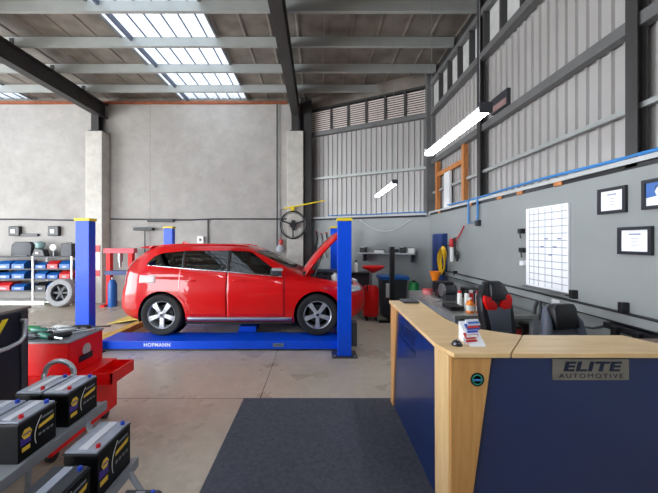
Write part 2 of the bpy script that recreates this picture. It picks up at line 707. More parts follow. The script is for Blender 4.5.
def cgirt(fn, s0, s1, z, h_=0.12, d=0.10, o0=-0.12):
    m_ = slab(fn, s0, s1, o0, o0 + d, z - h_ / 2, z - h_ / 2 + 0.008)
    m_.join(slab(fn, s0, s1, o0, o0 + d, z + h_ / 2 - 0.008, z + h_ / 2))
    m_.join(slab(fn, s0, s1, o0 + d - 0.008, o0 + d, z - h_ / 2 + 0.008, z + h_ / 2 - 0.008))
    return m_


n = 4
for fn, L_, zz in ((aw, AL, (3.77, 5.13)), (rw, RL, (3.87, 5.14))):
    for i, z in enumerate(zz):
        struct(f'trim_{n}', cgirt(fn, 0.02, L_, z, 0.07 if (fn is aw and i == 0) else 0.12, 0.10 if i == 0 else 0.13), M_girt if (fn is rw or i) else M_purlin)
        n += 1
struct(f'trim_{n}', slab(rw, 0.0, RL, -0.1, -0.05, 3.07, 3.12), M_purlin)
n += 1
# top chords above the louvre bands
struct(f'trim_{n}', slab(rw, 0.0, RL, -0.12, 0.0, 5.86, 5.98), M_girt)
n += 1
struct(f'trim_{n}', slab(aw, 0.0, AL, -0.1, -0.02, 5.86, 5.92), M_dark)
n += 1
# white ledge angles on top of the grey walls
struct(f'trim_{n}', slab(aw, 0.2, AL, -0.14, 0.05, ZG, ZG + 0.045), M_ledge)
n += 1
struct(f'trim_{n}', slab(rw, 0.0, RL, -0.14, 0.035, ZG + 0.03, ZG + 0.075), M_ledge)
n += 1
# dark shadow gap and packing blocks under the right ledge
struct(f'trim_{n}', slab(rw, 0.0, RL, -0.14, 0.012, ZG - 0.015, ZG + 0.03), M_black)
n += 1
for s in (0.6, 2.1, 3.05, 3.55, 4.25, 5.9):
    struct(f'trim_{n}', slab(rw, s, s + 0.12, 0.0, 0.028, ZG - 0.018, ZG + 0.03), M_pine)
    n += 1

# steel wall columns on the right wall
for s in (2.45, 5.17, 8.0):
    y = B0.y - s
    mb = MB()
    mb.box(XR - 0.012, XR + 0.0, y - 0.055, y + 0.055, ZG, 6.2)
    mb.box(XR + 0.08, XR + 0.092, y - 0.055, y + 0.055, ZG, 6.2)
    mb.box(XR, XR + 0.08, y - 0.006, y + 0.006, ZG, 6.2)
    struct('wall_column', mb, M_dark)

# louvre band windows
wn = 3


def louvre(fn, s0, s1, z0, z1, m_, clear):
    global wn
    mb_ = MB()
    if clear:
        mb_.join(slab(fn, s0, s1, -0.10, -0.095, z0, z1))
    else:
        z = z0 + 0.02
        while z < z1 - 0.03:
            mb_.join(slab(fn, s0, s1, -0.05, -0.042, z, z + 0.034))
            z += 0.062
    struct(f'window_{wn}', mb_, m_)
    if not clear:
        struct(f'window_{wn}_backing', slab(fn, s0, s1, -0.115, -0.11, z0, z1), M_black)
    fr_ = slab(fn, s1 - 0.03, s1 + 0.03, -0.11, 0.0, z0 - 0.02, z1 + 0.02)
    struct(f'window_{wn}_frame', fr_, M_dark)
    wn += 1


M_louv = mat('louvre_blade', (226, 212, 206), 0.5, 0.0, var=0.06)
M_frost = mat('frosted_pane', (200, 200, 198), 0.4, 0.0, var=0.12, scale=5)
edges = [aw_px(x) for x in (308, 331, 348, 366, 385, 405, 426)]
edges[-1] = AL - 0.06
for a, b_ in zip(edges, edges[1:]):
    louvre(aw, a, b_, 5.2, 5.87, M_louv, False)
for i in range(18):
    louvre(rw, 0.1 + i * 0.5 - (0.3 if i == 0 else 0), 0.6 + i * 0.5, 5.22, 5.87, M_frost, True)

# ------------------------------------------------------------------ wall services
mb = MB().tube([(XL, YB - 0.03, 2.52), (-9.0, YB - 0.03, 2.52), (-7.05, YB - 0.03, 2.48)], 0.022, 8)
single('air_pipe', mb, M_blk2, 'dark air pipe running along concrete wall left of the tall column', 'pipe')
mb = MB().tube([(-6.4, YB - 0.03, 2.53), (-4.0, YB - 0.03, 2.5), (-3.2, YB - 0.03, 2.53), (-0.95, YB - 0.03, 2.53)], 0.022, 8)
single('air_pipe', mb, M_blk2, 'dark air pipe along concrete wall behind the red car between both columns', 'pipe')
mb = MB().tube([tuple(aw(s, 0.08, 2.50)) for s in (0.0, 1.2, 2.6, 3.7)], 0.02, 8)
single('air_pipe', mb, M_blk2, 'dark pipe under the white ledge on the angled corner wall', 'pipe')
for x, lab in ((-1.27, 'left of two thin vertical conduits rising beside the right concrete column'), (-1.2, 'right of two thin vertical conduits rising beside the right concrete column')):
    single('conduit', MB().tube([(x, YB - 0.02, 1.5), (x, YB - 0.02, 6.1)], 0.014, 8), M_blk2 if x < -1.25 else M_purlin, lab, 'conduit')
single('drop_pipe', MB().tube([(-3.4, YB - 0.03, 2.5), (-3.4, YB - 0.03, 1.2)], 0.018, 8), M_blk2, 'short dark vertical pipe dropping from the air pipe behind the car roof', 'pipe')
# blue air hose along the right wall
pts = []
for i in range(0, 45):
    s = 1.1 + i * 0.2
    pts.append(tuple(rw(s, 0.0, ZG + 0.115 + 0.012 * math.sin(s * 2.1))))
o = single('blue_air_hose', MB().tube(pts, 0.018, 8), M_hose, 'bright blue air line running along top ledge of the grey right wall', 'hose', smooth=True)
pts = [tuple(aw(0.9 + i * 0.28, 0.02, ZG + 0.075 + 0.008 * math.sin(i))) for i in range(11)]
single('blue_air_hose', MB().tube(pts, 0.014, 8), M_hose, 'thin blue hose lying on the white ledge of the angled wall', 'hose', smooth=True)
# blue drop frame with red hose on the right wall
y1, y2 = F * 2.85 / (468 - VX), F * 2.85 / (477 - VX)
t = thing('air_drop', 'blue U-shaped air pipe drop hanging from the ledge beside the timber frame', 'pipe', (2.86, (y1 + y2) / 2, 2.2))
MB().tube([(2.86, y1, ZG + 0.1), (2.86, y1, 2.19), (2.86, y2, 2.19), (2.86, y2, ZG + 0.1)], 0.02, 8).build('pipe_loop', M_hose, t)
MB().box(2.83, 2.9, y2 - 0.05, y2 + 0.05, 2.12, 2.22, 0.01).build('valve', M_blk2, t)
pr = atx(456, 240, 2.84)
pq = atx(464, 226, 2.84)
t = thing('hanging_extinguisher', 'red headed slim hose unit hanging on grey wall above the bench', 'hose', (2.84, pr.y, 1.5))
MB().tube([pq, (pq + pr) / 2 + Vector((0, 0, -0.03)), pr, pr + Vector((0, 0.05, -0.1))], 0.014, 8).build('red_hose', M_bred, t)
MB().lathe([(0.0, 1.72), (0.035, 1.72), (0.055, 1.76), (0.055, 1.86), (0.03, 1.9), (0, 1.9)], (2.82, pr.y + 0.15, 0)).build('red_head', M_bred, t, True)
MB().lathe([(0, 1.42), (0.035, 1.42), (0.04, 1.5), (0.04, 1.7), (0.03, 1.72), (0, 1.72)], (2.82, pr.y + 0.15, 0)).build('body', M_white, t, True)
MB().tube([(2.82, pr.y + 0.02, 1.92), (2.82, pr.y + 0.0, 1.6), (2.83, pr.y - 0.08, 1.45), (2.83, pr.y - 0.13, 1.52), (2.83, pr.y - 0.1, 1.62), (2.82, pr.y - 0.02, 1.66)], 0.022, 8).build('black_hose', M_black, t, True)

# orange timber frame on the cladding
t = thing('timber_frame', 'orange pine ladder frame fixed to cladding above the grey wall', 'frame', (2.9, 7.0, ZG + 0.09))
for yy in (7.62, 6.22):
    MB().box(2.90, 2.99, yy - 0.05, yy + 0.05, ZG + 0.085, 3.79).build('post', M_pine, t)
MB().box(2.92, 2.98, 6.27, 7.57, 3.42, 3.52).build('rail', M_pine, t)
MB().box(2.925, 2.975, 6.9, 7.2, ZG + 0.09, 3.42).build('board', M_white, t)

# dark square vent on right wall cladding
y1 = F * 3.0 / (493 - VX)
y2 = F * 3.0 / (509 - VX)
t = thing('wall_vent', 'small dark square vent opening high on the right wall cladding', 'vent', (2.98, (y1 + y2) / 2, 4.1))
MB().box(2.97, 3.06, y2, y1, 4.0, 4.26).build('vent_frame', M_blk2, t)
MB().box(2.96, 2.97, y2 + 0.02, y1 - 0.02, 4.02, 4.12).build('vent_panel', mat('faded_pink_panel', (150, 120, 118), 0.6), t)


# tube lights
def tube_light(x, y0, y1, z, label):
    t_ = thing('tube_light', label, 'light', (x, (y0 + y1) / 2, z), 'suspended tube lights')
    mb_ = MB().prism([(x - 0.03, z + 0.03), (x + 0.03, z + 0.03), (x + 0.06, z - 0.005), (x + 0.055, z - 0.01), (x - 0.055, z - 0.01), (x - 0.06, z - 0.005)], 'Y', y0, y1)
    mb_.build('housing', M_white, t_)
    MB().tube([(x - 0.035, y0 + 0.03, z - 0.026), (x - 0.035, y1 - 0.03, z - 0.026)], 0.02, 10).build('tube', M_tube, t_, True)
    MB().tube([(x + 0.035, y0 + 0.03, z - 0.026), (x + 0.035, y1 - 0.03, z - 0.026)], 0.02, 10).build('tube', M_tube, t_, True)
    for yy in (y0, y1):
        MB().box(x - 0.055, x + 0.055, yy - 0.012, yy + 0.012, z - 0.05, z + 0.04).build('end_cap', M_blk2 if yy == y0 else M_white, t_)
    for yy in (y0 + 0.1, y1 - 0.1):
        MB().tube([(x, yy, z + 0.03), (x, yy, 6.29)], 0.003, 6).build('hanging_wire', M_steel, t_)
    return t_


tube_light(1.45, 2.68, 4.05, 3.01, 'long bright tube light hanging nearest, in front of right wall')
tube_light(1.45, 5.85, 7.6, 2.97, 'smaller bright tube light hanging farther back before the angled wall')
# unseen lamps added for fill: behind and over the camera, over the left bay
tube_light(1.45, -0.9, 0.5, 3.01, 'added fill tube light above the reception area behind the viewer')
tube_light(-3.4, 0.3, 1.9, 3.3, 'added fill tube light over left bay beside the black cart')
tube_light(-6.6, 1.2, 2.8, 3.6, 'added fill tube light farthest left under the dark rafter')
tube_light(-1.2, -0.3, 1.1, 3.6, 'added fill tube light over the viewer above the floor mat')

# ------------------------------------------------------------------ floor mat
single('floor_mat', MB().box(-0.867, 1.1, -1.2, 3.63, 0.0, 0.012), M_carpet, 'large dark blue-grey floor mat in front of the reception counter', 'mat')

# ------------------------------------------------------------------ reception counter
CT, CH = 1.172, 0.028
t = thing('reception_counter', 'L-shaped beech reception counter with navy panels and metal name plate', 'counter', (1.2, 2.4, 0))
armtop = [(0.81, 3.54), (0.775, 2.06), (0.82, 1.87), (1.16, 1.87), (1.47, 2.235), (1.14, 2.45), (1.11, 2.7), (1.15, 3.54)]
MB().prism(armtop, 'Z', CT - CH, CT, 0.004).build('arm_top', M_wood, t)
MB().prism([(1.167, 1.868), (2.32, 1.868), (2.19, 2.235), (1.478, 2.235)], 'Z', CT - CH, CT, 0.004).build('front_top', M_wood, t)
BZ = CT - CH
# left face: far tapered post, blue panel, near post
lx = 0.855


def lface(m_, ys_top, ys_bot, x0=0.835, x1=0.87, z1=BZ):
    (a, b_), (c_, d_) = ys_top, ys_bot
    return m_.prism([(a, z1), (b_, z1), (d_, 0), (c_, 0)], 'X', x0, x1)


lface(MB(), (3.30, 3.56), (3.46, 3.56)).build('far_post', M_woodv, t)
lface(MB(), (2.10, 3.30), (2.10, 3.46), 0.85, 0.872).build('side_panel', M_navy, t)
lface(MB(), (1.90, 2.13), (1.90, 2.115), 0.80, 0.87).build('corner_post', M_wood, t)
MB().prism([(0.81, BZ), (1.055, BZ), (0.90, 0), (0.81, 0)], 'Y', 1.885, 1.93).build('front_post', M_woodv, t)
MB().prism([(1.055, BZ), (2.32, BZ), (2.32, 0), (0.90, 0)], 'Y', 1.905, 1.93).build('front_panel', M_navy, t)
MB().box(1.09, 1.11, 2.62, 3.56, 0, BZ).build('inner_panel', M_woodv, t)
MB().box(0.87, 1.09, 3.53, 3.56, 0, BZ).build('end_panel', M_woodv, t)
# name plate
px0, px1 = 1.435, 1.90
pz = H - 0.795 * 1.0
pl = MB().box(px0, px1, 1.893, 1.904, H - 0.850, H - 0.722, 0.002).build('name_plate', mat('plate_bronze', (150, 142, 132), 0.35, 0.7, var=0.15, scale=5), t)
M_let = mat('navy_lettering', (14, 26, 52), 0.4, var=0.0)
cx = (px0 + px1) / 2
e = text_on('ELITE', 0.078, (cx, 1.8925, H - 0.769), (1, 0, 0), (0, 0, 1), 0.0015, wide=1.75, shear=0.15, bold=0.003, spacing=1.1)
e.build('lettering', M_let, pl)
text_on('AUTOMOTIVE', 0.038, (cx, 1.8925, H - 0.825), (1, 0, 0), (0, 0, 1), 0.001, wide=1.3, spacing=1.35).build('lettering', M_let, pl)
# round sticker on the wooden post
st = MB().lathe([(0, 0), (0.042, 0), (0.042, 0.002), (0, 0.002)], (0.968, 1.882, 1.008), 'Y', 28).build('round_sticker', mat('sticker_black', (12, 22, 30), 0.3, var=0.0), t)
MB().lathe([(0.026, -0.001), (0.031, -0.001), (0.031, 0.001), (0.026, 0.001), (0.026, -0.001)], (0.968, 1.882, 1.008), 'Y', 28).build('ring', mat('sticker_teal', (40, 170, 140), 0.3, var=0.0), st)
MB().box(0.945, 0.991, 1.8795, 1.882, 1.0, 1.012).build('stripe', mat('sticker_cyan', (70, 130, 190), 0.3, var=0.0), st)
# firm's name again on the side panel
M_lg = mat('side_logo_navy', (10, 24, 58), 0.35, var=0.0)
text_on('ELITE', 0.13, (0.849, 3.0, 0.955), (0, -1, 0), (0, 0, 1), 0.001, wide=1.6, shear=0.15, bold=0.004, spacing=1.1).build('logo_lettering', M_lg, t)
text_on('AUTOMOTIVE', 0.06, (0.849, 3.0, 0.865), (0, -1, 0), (0, 0, 1), 0.001, wide=1.3, spacing=1.3).build('logo_lettering', M_lg, t)

# brown desk beyond the counter at the wall
t = thing('side_desk', 'brown laminate desk edge beside the right wall behind the counter', 'desk', (2.5, 2.0, 0))
MB().prism([(2.22, 2.26), (2.87, 2.26), (2.87, 1.3), (2.34, 1.3), (2.34, 1.87)], 'Z', 1.11, 1.14, 0.003).build('desk_top', M_wooddk, t)
MB().box(2.84, 2.87, 1.3, 2.25, 0, 1.11).build('side_panel', M_wooddk, t)
MB().box(2.4, 2.84, 2.2, 2.23, 0, 1.11).build('back_panel', M_wooddk, t)

# things on the counter
t = thing('card_holder', 'tiered holder of white, red and blue cards on the counter corner', 'card holder', (1.03, 2.09, CT))
cols = [(232, 234, 240), (214, 60, 54), (240, 240, 244), (60, 96, 190), (236, 238, 242)]
for i in range(5):
    z0 = CT + 0.006 + i * 0.024
    y0 = 2.03 + i * 0.022
    m_ = MB().obox((1.0 + i * 0.014, y0, z0 + 0.02), (0.10, 0.006, 0.045), (R(-38), 0, R(12)))
    m_.build('card', mat(f'card_{i}', cols[i], 0.5, var=0.0), t)
    MB().obox((1.0 + i * 0.014, y0 - 0.012, z0 + 0.022), (0.08, 0.004, 0.014), (R(-38), 0, R(12))).build('card_stripe', mat(f'stripe_{i}', ((200, 40, 40), (240, 240, 240), (60, 90, 200), (230, 60, 50), (70, 120, 210))[i], 0.5, var=0.0), t)
MB().prism([(1.99, CT), (2.16, CT), (2.16, CT + 0.12)], 'X', 0.98, 1.08).build('stand', M_paper, t)
t = thing('desk_bell', 'small dark domed bell on the counter beside the card holder', 'bell', (0.905, 2.02, CT))
MB().lathe([(0, 0), (0.034, 0), (0.036, 0.006), (0, 0.008)], (0.905, 2.02, CT)).build('base', M_black, t, True)
MB().lathe([(0.03, 0.008), (0.028, 0.02), (0.018, 0.03), (0.004, 0.033), (0.004, 0.04), (0, 0.04)], (0.905, 2.02, CT)).build('dome', mat('smoked_chrome', (90, 90, 95), 0.2, 0.9, var=0.0), t, True)
single('clipboard', MB().box(0.93, 1.1, 3.36, 3.55, CT, CT + 0.02, 0.003), M_blk2, 'flat dark tray at the far end of the counter arm', 'tray')

# ------------------------------------------------------------------ right wall boards and frames
WX = XR - 0.03


def wall_rect(x0, x1, top, bottom, X=WX):
    """y-range and z-range on the right wall from two image columns and heights relative to the eye"""
    return F * X / (x1 - VX), F * X / (x0 - VX), H + bottom, H + top


ya, yb, za, zb = wall_rect(526, 568, 0.44, -0.60)
t = thing('planner_board', 'tall white planner whiteboard with grid lines on the grey wall', 'whiteboard', (WX, ya, za))
MB().box(WX, XR - 0.002, ya, yb, za, zb, 0.003).build('board', M_paper, t)
g = MB()
for i in range(1, 12):
    z = za + (zb - za) * i / 12
    g.box(WX - 0.002, WX, ya + 0.01, yb - 0.06, z - 0.0035, z + 0.0035)
for f in (0.12, 0.34, 0.5, 0.66, 0.78, 0.9):
    y = ya + (yb - ya) * f
    g.box(WX - 0.002, WX, y - 0.003, y + 0.003, za + 0.02, zb - 0.02)
g.build('grid_lines', mat('planner_ink', (120, 128, 142), 0.5, var=0.0), t)
wr = MB()
for i in range(5):
    wr.box(WX - 0.0022, WX, ya + 0.1 + 0.07 * i, ya + 0.16 + 0.07 * i, za + 0.62 - 0.1 * (i % 3), za + 0.635 - 0.1 * (i % 3))
wr.build('handwriting', mat('planner_pen', (90, 100, 150), 0.5, var=0.0), t)
MB().box(WX - 0.05, WX, ya - 0.02, yb + 0.02, za - 0.03, za - 0.012).build('pen_ledge', M_steel, t)
for i, (px, py) in enumerate(((521, 230), (522, 249), (523, 262))):
    p = atx(px, py, 2.86)
    mb = MB().box(2.83, 2.899, p.y - 0.035, p.y + 0.035, p.z - 0.05, p.z + 0.02, 0.008)
    if i < 2:
        mb.tube([(2.84, p.y, p.z), (2.84, p.y - 0.02, p.z - 0.12)], 0.01, 6)
    single('wall_hook', mb, M_black if i < 2 else M_white,
           ('small black hook highest beside the planner board', 'small black hook lower beside the planner board', 'small white switch low beside the planner board')[i], 'hook' if i < 2 else 'switch')


def pic(x0, x1, top, bottom, label, blue=False):
    ya_, yb_, za_, zb_ = wall_rect(x0, x1, top, bottom)
    t_ = thing('picture_frame', label, 'picture frame', (WX, ya_, za_), 'framed certificates on the grey wall')
    fw = 0.03
    fr_ = MB().box(WX, XR - 0.002, ya_, yb_, za_, za_ + fw).box(WX, XR - 0.002, ya_, yb_, zb_ - fw, zb_)
    fr_.box(WX, XR - 0.002, ya_, ya_ + fw, za_ + fw, zb_ - fw).box(WX, XR - 0.002, yb_ - fw, yb_, za_ + fw, zb_ - fw)
    fr_.build('frame', mat('black_frame', (34, 36, 44), 0.4, var=0.0), t_)
    MB().box(WX + 0.014, XR - 0.002, ya_ + fw, yb_ - fw, za_ + fw, zb_ - fw).build('certificate', M_paper, t_)
    x_ = WX + 0.012
    if blue:
        c_ = MB().prism([(yb_ - fw, za_ + 0.10), (yb_ - fw, zb_ - fw), (yb_ - 0.14, zb_ - fw), (yb_ - 0.10, zb_ - 0.11), (yb_ - 0.115, zb_ - 0.15)], 'X', x_, x_ + 0.002)
        c_.build('blue_corner', mat('cert_blue', (70, 110, 180), 0.4, var=0.0), t_)
    c_ = MB()
    c_.box(x_, x_ + 0.002, ya_ + 0.1, yb_ - 0.1, zb_ - 0.075, zb_ - 0.062)
    for i in range(3):
        c_.box(x_, x_ + 0.002, ya_ + 0.12, yb_ - 0.12, zb_ - 0.11 - 0.03 * i, zb_ - 0.106 - 0.03 * i)
    c_.build('print', mat('cert_ink', (140, 150, 178), 0.5, var=0.0), t_)


pic(597, 625, 0.525, 0.27, 'black framed certificate, left of two upper frames beside the planner')
pic(641, 676, 0.535, 0.275, 'black framed certificate with blue corner at the upper right edge', True)
pic(617, 651, 0.13, -0.125, 'black framed certificate hanging lowest beneath the other two frames')

# cable trunking along the right wall
t = thing('cable_trunking', 'grey cable trunking running along the right wall below the boards', 'trunking', (2.88, 4.0, 1.1))
MB().box(2.84, 2.899, 0.9, 7.3, 1.085, 1.17).build('channel', M_grey, t)
MB().box(2.832, 2.899, 0.9, 7.3, 1.17, 1.182).build('upper_cable', M_black, t)
MB().box(2.832, 2.899, 0.9, 7.3, 1.072, 1.085).build('lower_cable', M_black, t)
for (px, py, lab) in ((573, 294, 'small black clip on the trunking, just right of planner board'), (623, 307, 'small black clip on the trunking, nearer right picture edge'), (455, 273, 'small black clip on the grey wall above the workbench')):
    p = atx(px, py, 2.86)
    single('cable_clip', MB().box(2.83, 2.9, p.y - 0.025, p.y + 0.025, p.z - 0.05, p.z + 0.045, 0.006), M_black, lab, 'clip', 'clips on the trunking')
t = thing('power_strip', 'long black power strip with plugs under the wall trunking', 'power strip', (2.8, 2.7, 1.0))
MB().box(2.80, 2.9, 2.3, 3.05, 1.0, 1.06, 0.008).build('body', M_black, t)
for y in (2.9, 2.7, 2.5, 2.36):
    MB().box(2.76, 2.80, y - 0.03, y + 0.03, 0.94, 1.05, 0.006).build('plug', M_black, t)
MB().tube([(2.85, 3.05, 1.02), (2.84, 3.2, 0.95), (2.84, 3.4, 0.92), (2.84, 3.6, 0.95)], 0.012, 6).build('cord', M_blk2, t, True)
p = atx(539, 305, 2.84)
single('hanging_cable_loop', MB().tube([(2.84, p.y - 0.02, 1.085), (2.83, p.y - 0.05, 0.95), (2.83, p.y - 0.01, 0.85), (2.83, p.y + 0.07, 0.86), (2.83, p.y + 0.06, 0.98), (2.84, p.y + 0.02, 1.085)], 0.02, 8), M_blk2,
       'dark looped cable hanging under the trunking left of the black chair', 'cable', smooth=True)
p = atx(556, 303, 2.84)
single('white_socket', MB().box(2.83, 2.84, p.y - 0.06, p.y + 0.06, 1.03, 1.15, 0.003), M_white, 'white wall socket on trunking under the planner board', 'socket')

# blue cupboard door behind the bench (tall steel locker against the wall)
t = thing('blue_locker', 'narrow tall blue steel cupboard against grey wall near the corner', 'cupboard', (2.6, 7.3, 0))
MB().box(2.80, 2.899, 6.94, 7.56, 0.05, 2.02, 0.006).build('body', M_cblue, t)
MB().box(2.785, 2.80, 6.95, 7.24, 0.08, 1.99, 0.004).build('door', M_cblue, t)
d2 = MB().box(2.785, 2.80, 7.26, 7.55, 0.08, 1.99, 0.004).build('door', M_cblue, t)
MB().box(2.77, 2.785, 7.27, 7.29, 1.0, 1.15).build('handle', M_steel, d2)
MB().box(2.81, 2.89, 6.96, 7.54, 0, 0.05).build('plinth', M_black, t)
# yellow coiled lead
cy, cz_, cx_ = F * 2.78 / (442 - VX), 1.48, 2.78
t = thing('coiled_lead', 'yellow extension lead coiled on a hook beside the blue cupboard', 'extension lead', (cx_, 6.8, 1.2))
mb = MB()
for i in range(5):
    pts = []
    for k in range(20):
        a = 2 * math.pi * k / 20
        pts.append((cx_ - 0.015 * i + 0.01 * math.sin(3 * a + i), 6.86 + (0.12 + 0.012 * i) * math.cos(a), cz_ - 0.02 * i + (0.25 + 0.01 * i) * math.sin(a)))
    mb.tube(pts, 0.014, 6, closed=True)
mb.build('coil', mat('lead_yellow', (224, 178, 20), 0.45, var=0.05), t, True)
MB().tube([(2.9, 6.86, 1.75), (2.75, 6.86, 1.75), (2.74, 6.86, 1.79)], 0.012, 6).build('hook', M_black, t)
MB().tube([(2.74, 6.80, 1.3), (2.76, 6.76, 1.1), (2.8, 6.7, 0.95)], 0.02, 6).build('plug_end', M_black, t)

# ------------------------------------------------------------------ workbench
BX0, BX1, BY0, BY1, BTZ = 1.74, 2.82, 3.95, 5.95, 0.9
t = thing('workbench', 'steel topped workbench with lower shelf along the grey right wall', 'workbench', (2.3, 4.9, 0))
MB().box(BX0, BX1, BY0, BY1, BTZ - 0.045, BTZ, 0.004).build('bench_top', M_bench, t)
for x in (BX0 + 0.04, BX1 - 0.04):
    for y in (BY0 + 0.04, (BY0 + BY1) / 2, BY1 - 0.04):
        MB().box(x - 0.035, x + 0.035, y - 0.035, y + 0.035, 0, BTZ - 0.045).build('leg', M_grytube, t)
MB().box(BX0 + 0.02, BX1 - 0.02, BY0 + 0.02, BY1 - 0.02, 0.42, 0.45).build('lower_shelf', M_grytube, t)
MB().box(BX0 + 0.005, BX0 + 0.02, BY0 + 0.08, BY1 - 0.08, 0.80, 0.855).build('apron', M_grytube, t)
for i, (x, y, sx, sy, h_, m_, lab) in enumerate((
        (1.98, 5.62, 0.3, 0.36, 0.22, M_green, 'green plastic crate on the bench lower shelf, far end'),
        (1.96, 5.12, 0.26, 0.4, 0.3, M_black, 'black toolbox on the bench lower shelf, middle'),
        (1.98, 4.55, 0.3, 0.4, 0.26, M_blk2, 'dark grey box on the bench lower shelf, nearer end'),
        (2.45, 4.25, 0.5, 0.3, 0.24, M_bred, 'red case on the bench lower shelf beside the red chair'))):
    tt = thing('storage_box', lab, 'box', (x, y, 0.45))
    MB().box(x - sx / 2, x + sx / 2, y - sy / 2, y + sy / 2, 0.45, 0.45 + h_, 0.01).build('body', m_, tt)
    MB().box(x - sx / 2 - 0.01, x + sx / 2 + 0.01, y - sy / 2 - 0.01, y + sy / 2 + 0.01, 0.45 + h_, 0.475 + h_, 0.006).build('lid', M_black, tt)
    MB().box(x - sx / 2 - 0.012, x - sx / 2, y - 0.06, y + 0.06, 0.55, 0.58).build('latch', M_steel, tt)


def spray_can(x, y, z, hh, r, body, cap, label, group='cans and bottles on the workbench'):
    t_ = thing('spray_can', label, 'can', (x, y, z), group)
    MB().lathe([(0, 0), (r, 0), (r, hh * 0.78), (r * 0.75, hh * 0.84), (0, hh * 0.84)], (x, y, z), seg=14).build('can_body', body, t_, True)
    MB().lathe([(r * 0.72, hh * 0.84), (r * 0.72, hh * 0.98), (0, hh)], (x, y, z), seg=14).build('cap', cap, t_, True)


M_cw, M_cr, M_cy = mat('can_white', (226, 226, 222), 0.35, var=0.04), mat('can_red', (196, 30, 34), 0.35, var=0.04), mat('can_yellow', (220, 200, 60), 0.35, var=0.04)
cans = [(2.02, 4.42, M_cw, M_cr, 'white can with red cap, leftmost in bench can row'),
        (2.11, 4.40, M_cw, M_black, 'white can with black cap in the bench can row'),
        (2.19, 4.44, M_cr, M_cw, 'red can with white cap in the bench can row'),
        (2.27, 4.40, M_cw, M_cr, 'white can with red cap, beside yellow can on bench'),
        (2.35, 4.43, M_cy, M_cr, 'yellow can with red cap, in the bench can row'),
        (2.43, 4.40, M_cw, M_green, 'white can with green cap, at right end of bench row')]
for x, y, b_, c_, lab in cans:
    spray_can(x, y, BTZ, 0.25, 0.033, b_, c_, lab)


def bottle(x, y, z, hh, r, body, cap, lab):
    t_ = thing('bottle', lab, 'bottle', (x, y, z), 'bottles on the workbench')
    MB().lathe([(0, 0), (r, 0), (r * 1.02, hh * 0.55), (r * 0.9, hh * 0.68), (r * 0.4, hh * 0.8), (r * 0.38, hh * 0.88), (0, hh * 0.88)], (x, y, z), seg=16).build('bottle_body', body, t_, True)
    MB().lathe([(r * 0.46, hh * 0.86), (r * 0.46, hh), (0, hh)], (x, y, z), seg=12).build('cap', cap, t_, True)
    MB().lathe([(r * 1.04, hh * 0.15), (r * 1.05, hh * 0.5), (r * 1.04, hh * 0.5), (r * 1.03, hh * 0.15)], (x, y, z), seg=16).build('label_band', M_cw, t_, True)


bottle(2.02, 4.12, BTZ, 0.2, 0.05, M_orange, M_cw, 'orange bottle at near end of the bench, left of its pair')
bottle(2.14, 4.1, BTZ, 0.2, 0.05, M_orange, M_cy, 'orange bottle at near end of the bench, right of its pair')
bottle(2.24, 4.14, BTZ, 0.17, 0.04, M_cy, M_green, 'yellow bottle with green cap beside the two orange bottles')
t = thing('bench_grinder', 'grey round bench grinder standing on the workbench middle', 'grinder', (2.1, 5.0, BTZ))
MB().box(2.02, 2.2, 4.93, 5.07, BTZ, BTZ + 0.09, 0.01).build('base', M_blk2, t)
MB().lathe([(0, -0.09), (0.07, -0.08), (0.075, 0.08), (0, 0.09)], (2.11, 5.0, BTZ + 0.16), 'X', 20).build('motor', M_blk2, t, True)
MB().lathe([(0.02, -0.025), (0.1, -0.025), (0.105, 0), (0.1, 0.025), (0.02, 0.025)], (2.0, 5.0, BTZ + 0.16), 'X', 24).build('wheel', M_steel, t, True)
MB().lathe([(0.02, -0.025), (0.1, -0.025), (0.105, 0), (0.1, 0.025), (0.02, 0.025)], (2.23, 5.0, BTZ + 0.16), 'X', 24).build('wheel', M_steel, t, True)
t = thing('bench_vise', 'dark bench vise behind the row of spray cans', 'vise', (2.4, 4.75, BTZ))
MB().box(2.32, 2.5, 4.68, 4.82, BTZ, BTZ + 0.05, 0.005).build('base', M_blk2, t)
MB().box(2.36, 2.46, 4.70, 4.86, BTZ + 0.05, BTZ + 0.19, 0.01).build('fixed_jaw', M_blk2, t)
MB().box(2.36, 2.46, 4.60, 4.66, BTZ + 0.08, BTZ + 0.19, 0.01).build('sliding_jaw', M_blk2, t)
MB().box(2.39, 2.43, 4.56, 4.72, BTZ + 0.09, BTZ + 0.13).build('slide', M_steel, t)
MB().tube([(2.33, 4.56, BTZ + 0.11), (2.49, 4.56, BTZ + 0.11)], 0.008, 8).build('handle', M_steel, t)
t = thing('tool_case', 'flat black case lying on bench beside the orange bottles', 'case', (1.9, 4.3, BTZ))
MB().box(1.80, 1.98, 4.2, 4.5, BTZ, BTZ + 0.06, 0.01).build('body', M_black, t)
MB().box(1.795, 1.80, 4.3, 4.4, BTZ + 0.025, BTZ + 0.04).build('handle', M_blk2, t)
t = thing('red_tin', 'low red and white round tin at the far end of the bench', 'tin', (1.98, 5.55, BTZ))
MB().lathe([(0, 0), (0.09, 0), (0.09, 0.07), (0, 0.07)], (1.98, 5.6, BTZ)).build('tin_body', mat('tin_pink', (226, 130, 130), 0.4), t, True)
MB().lathe([(0, 0.07), (0.093, 0.07), (0.093, 0.085), (0, 0.09)], (1.98, 5.6, BTZ)).build('lid', M_bred, t, True)
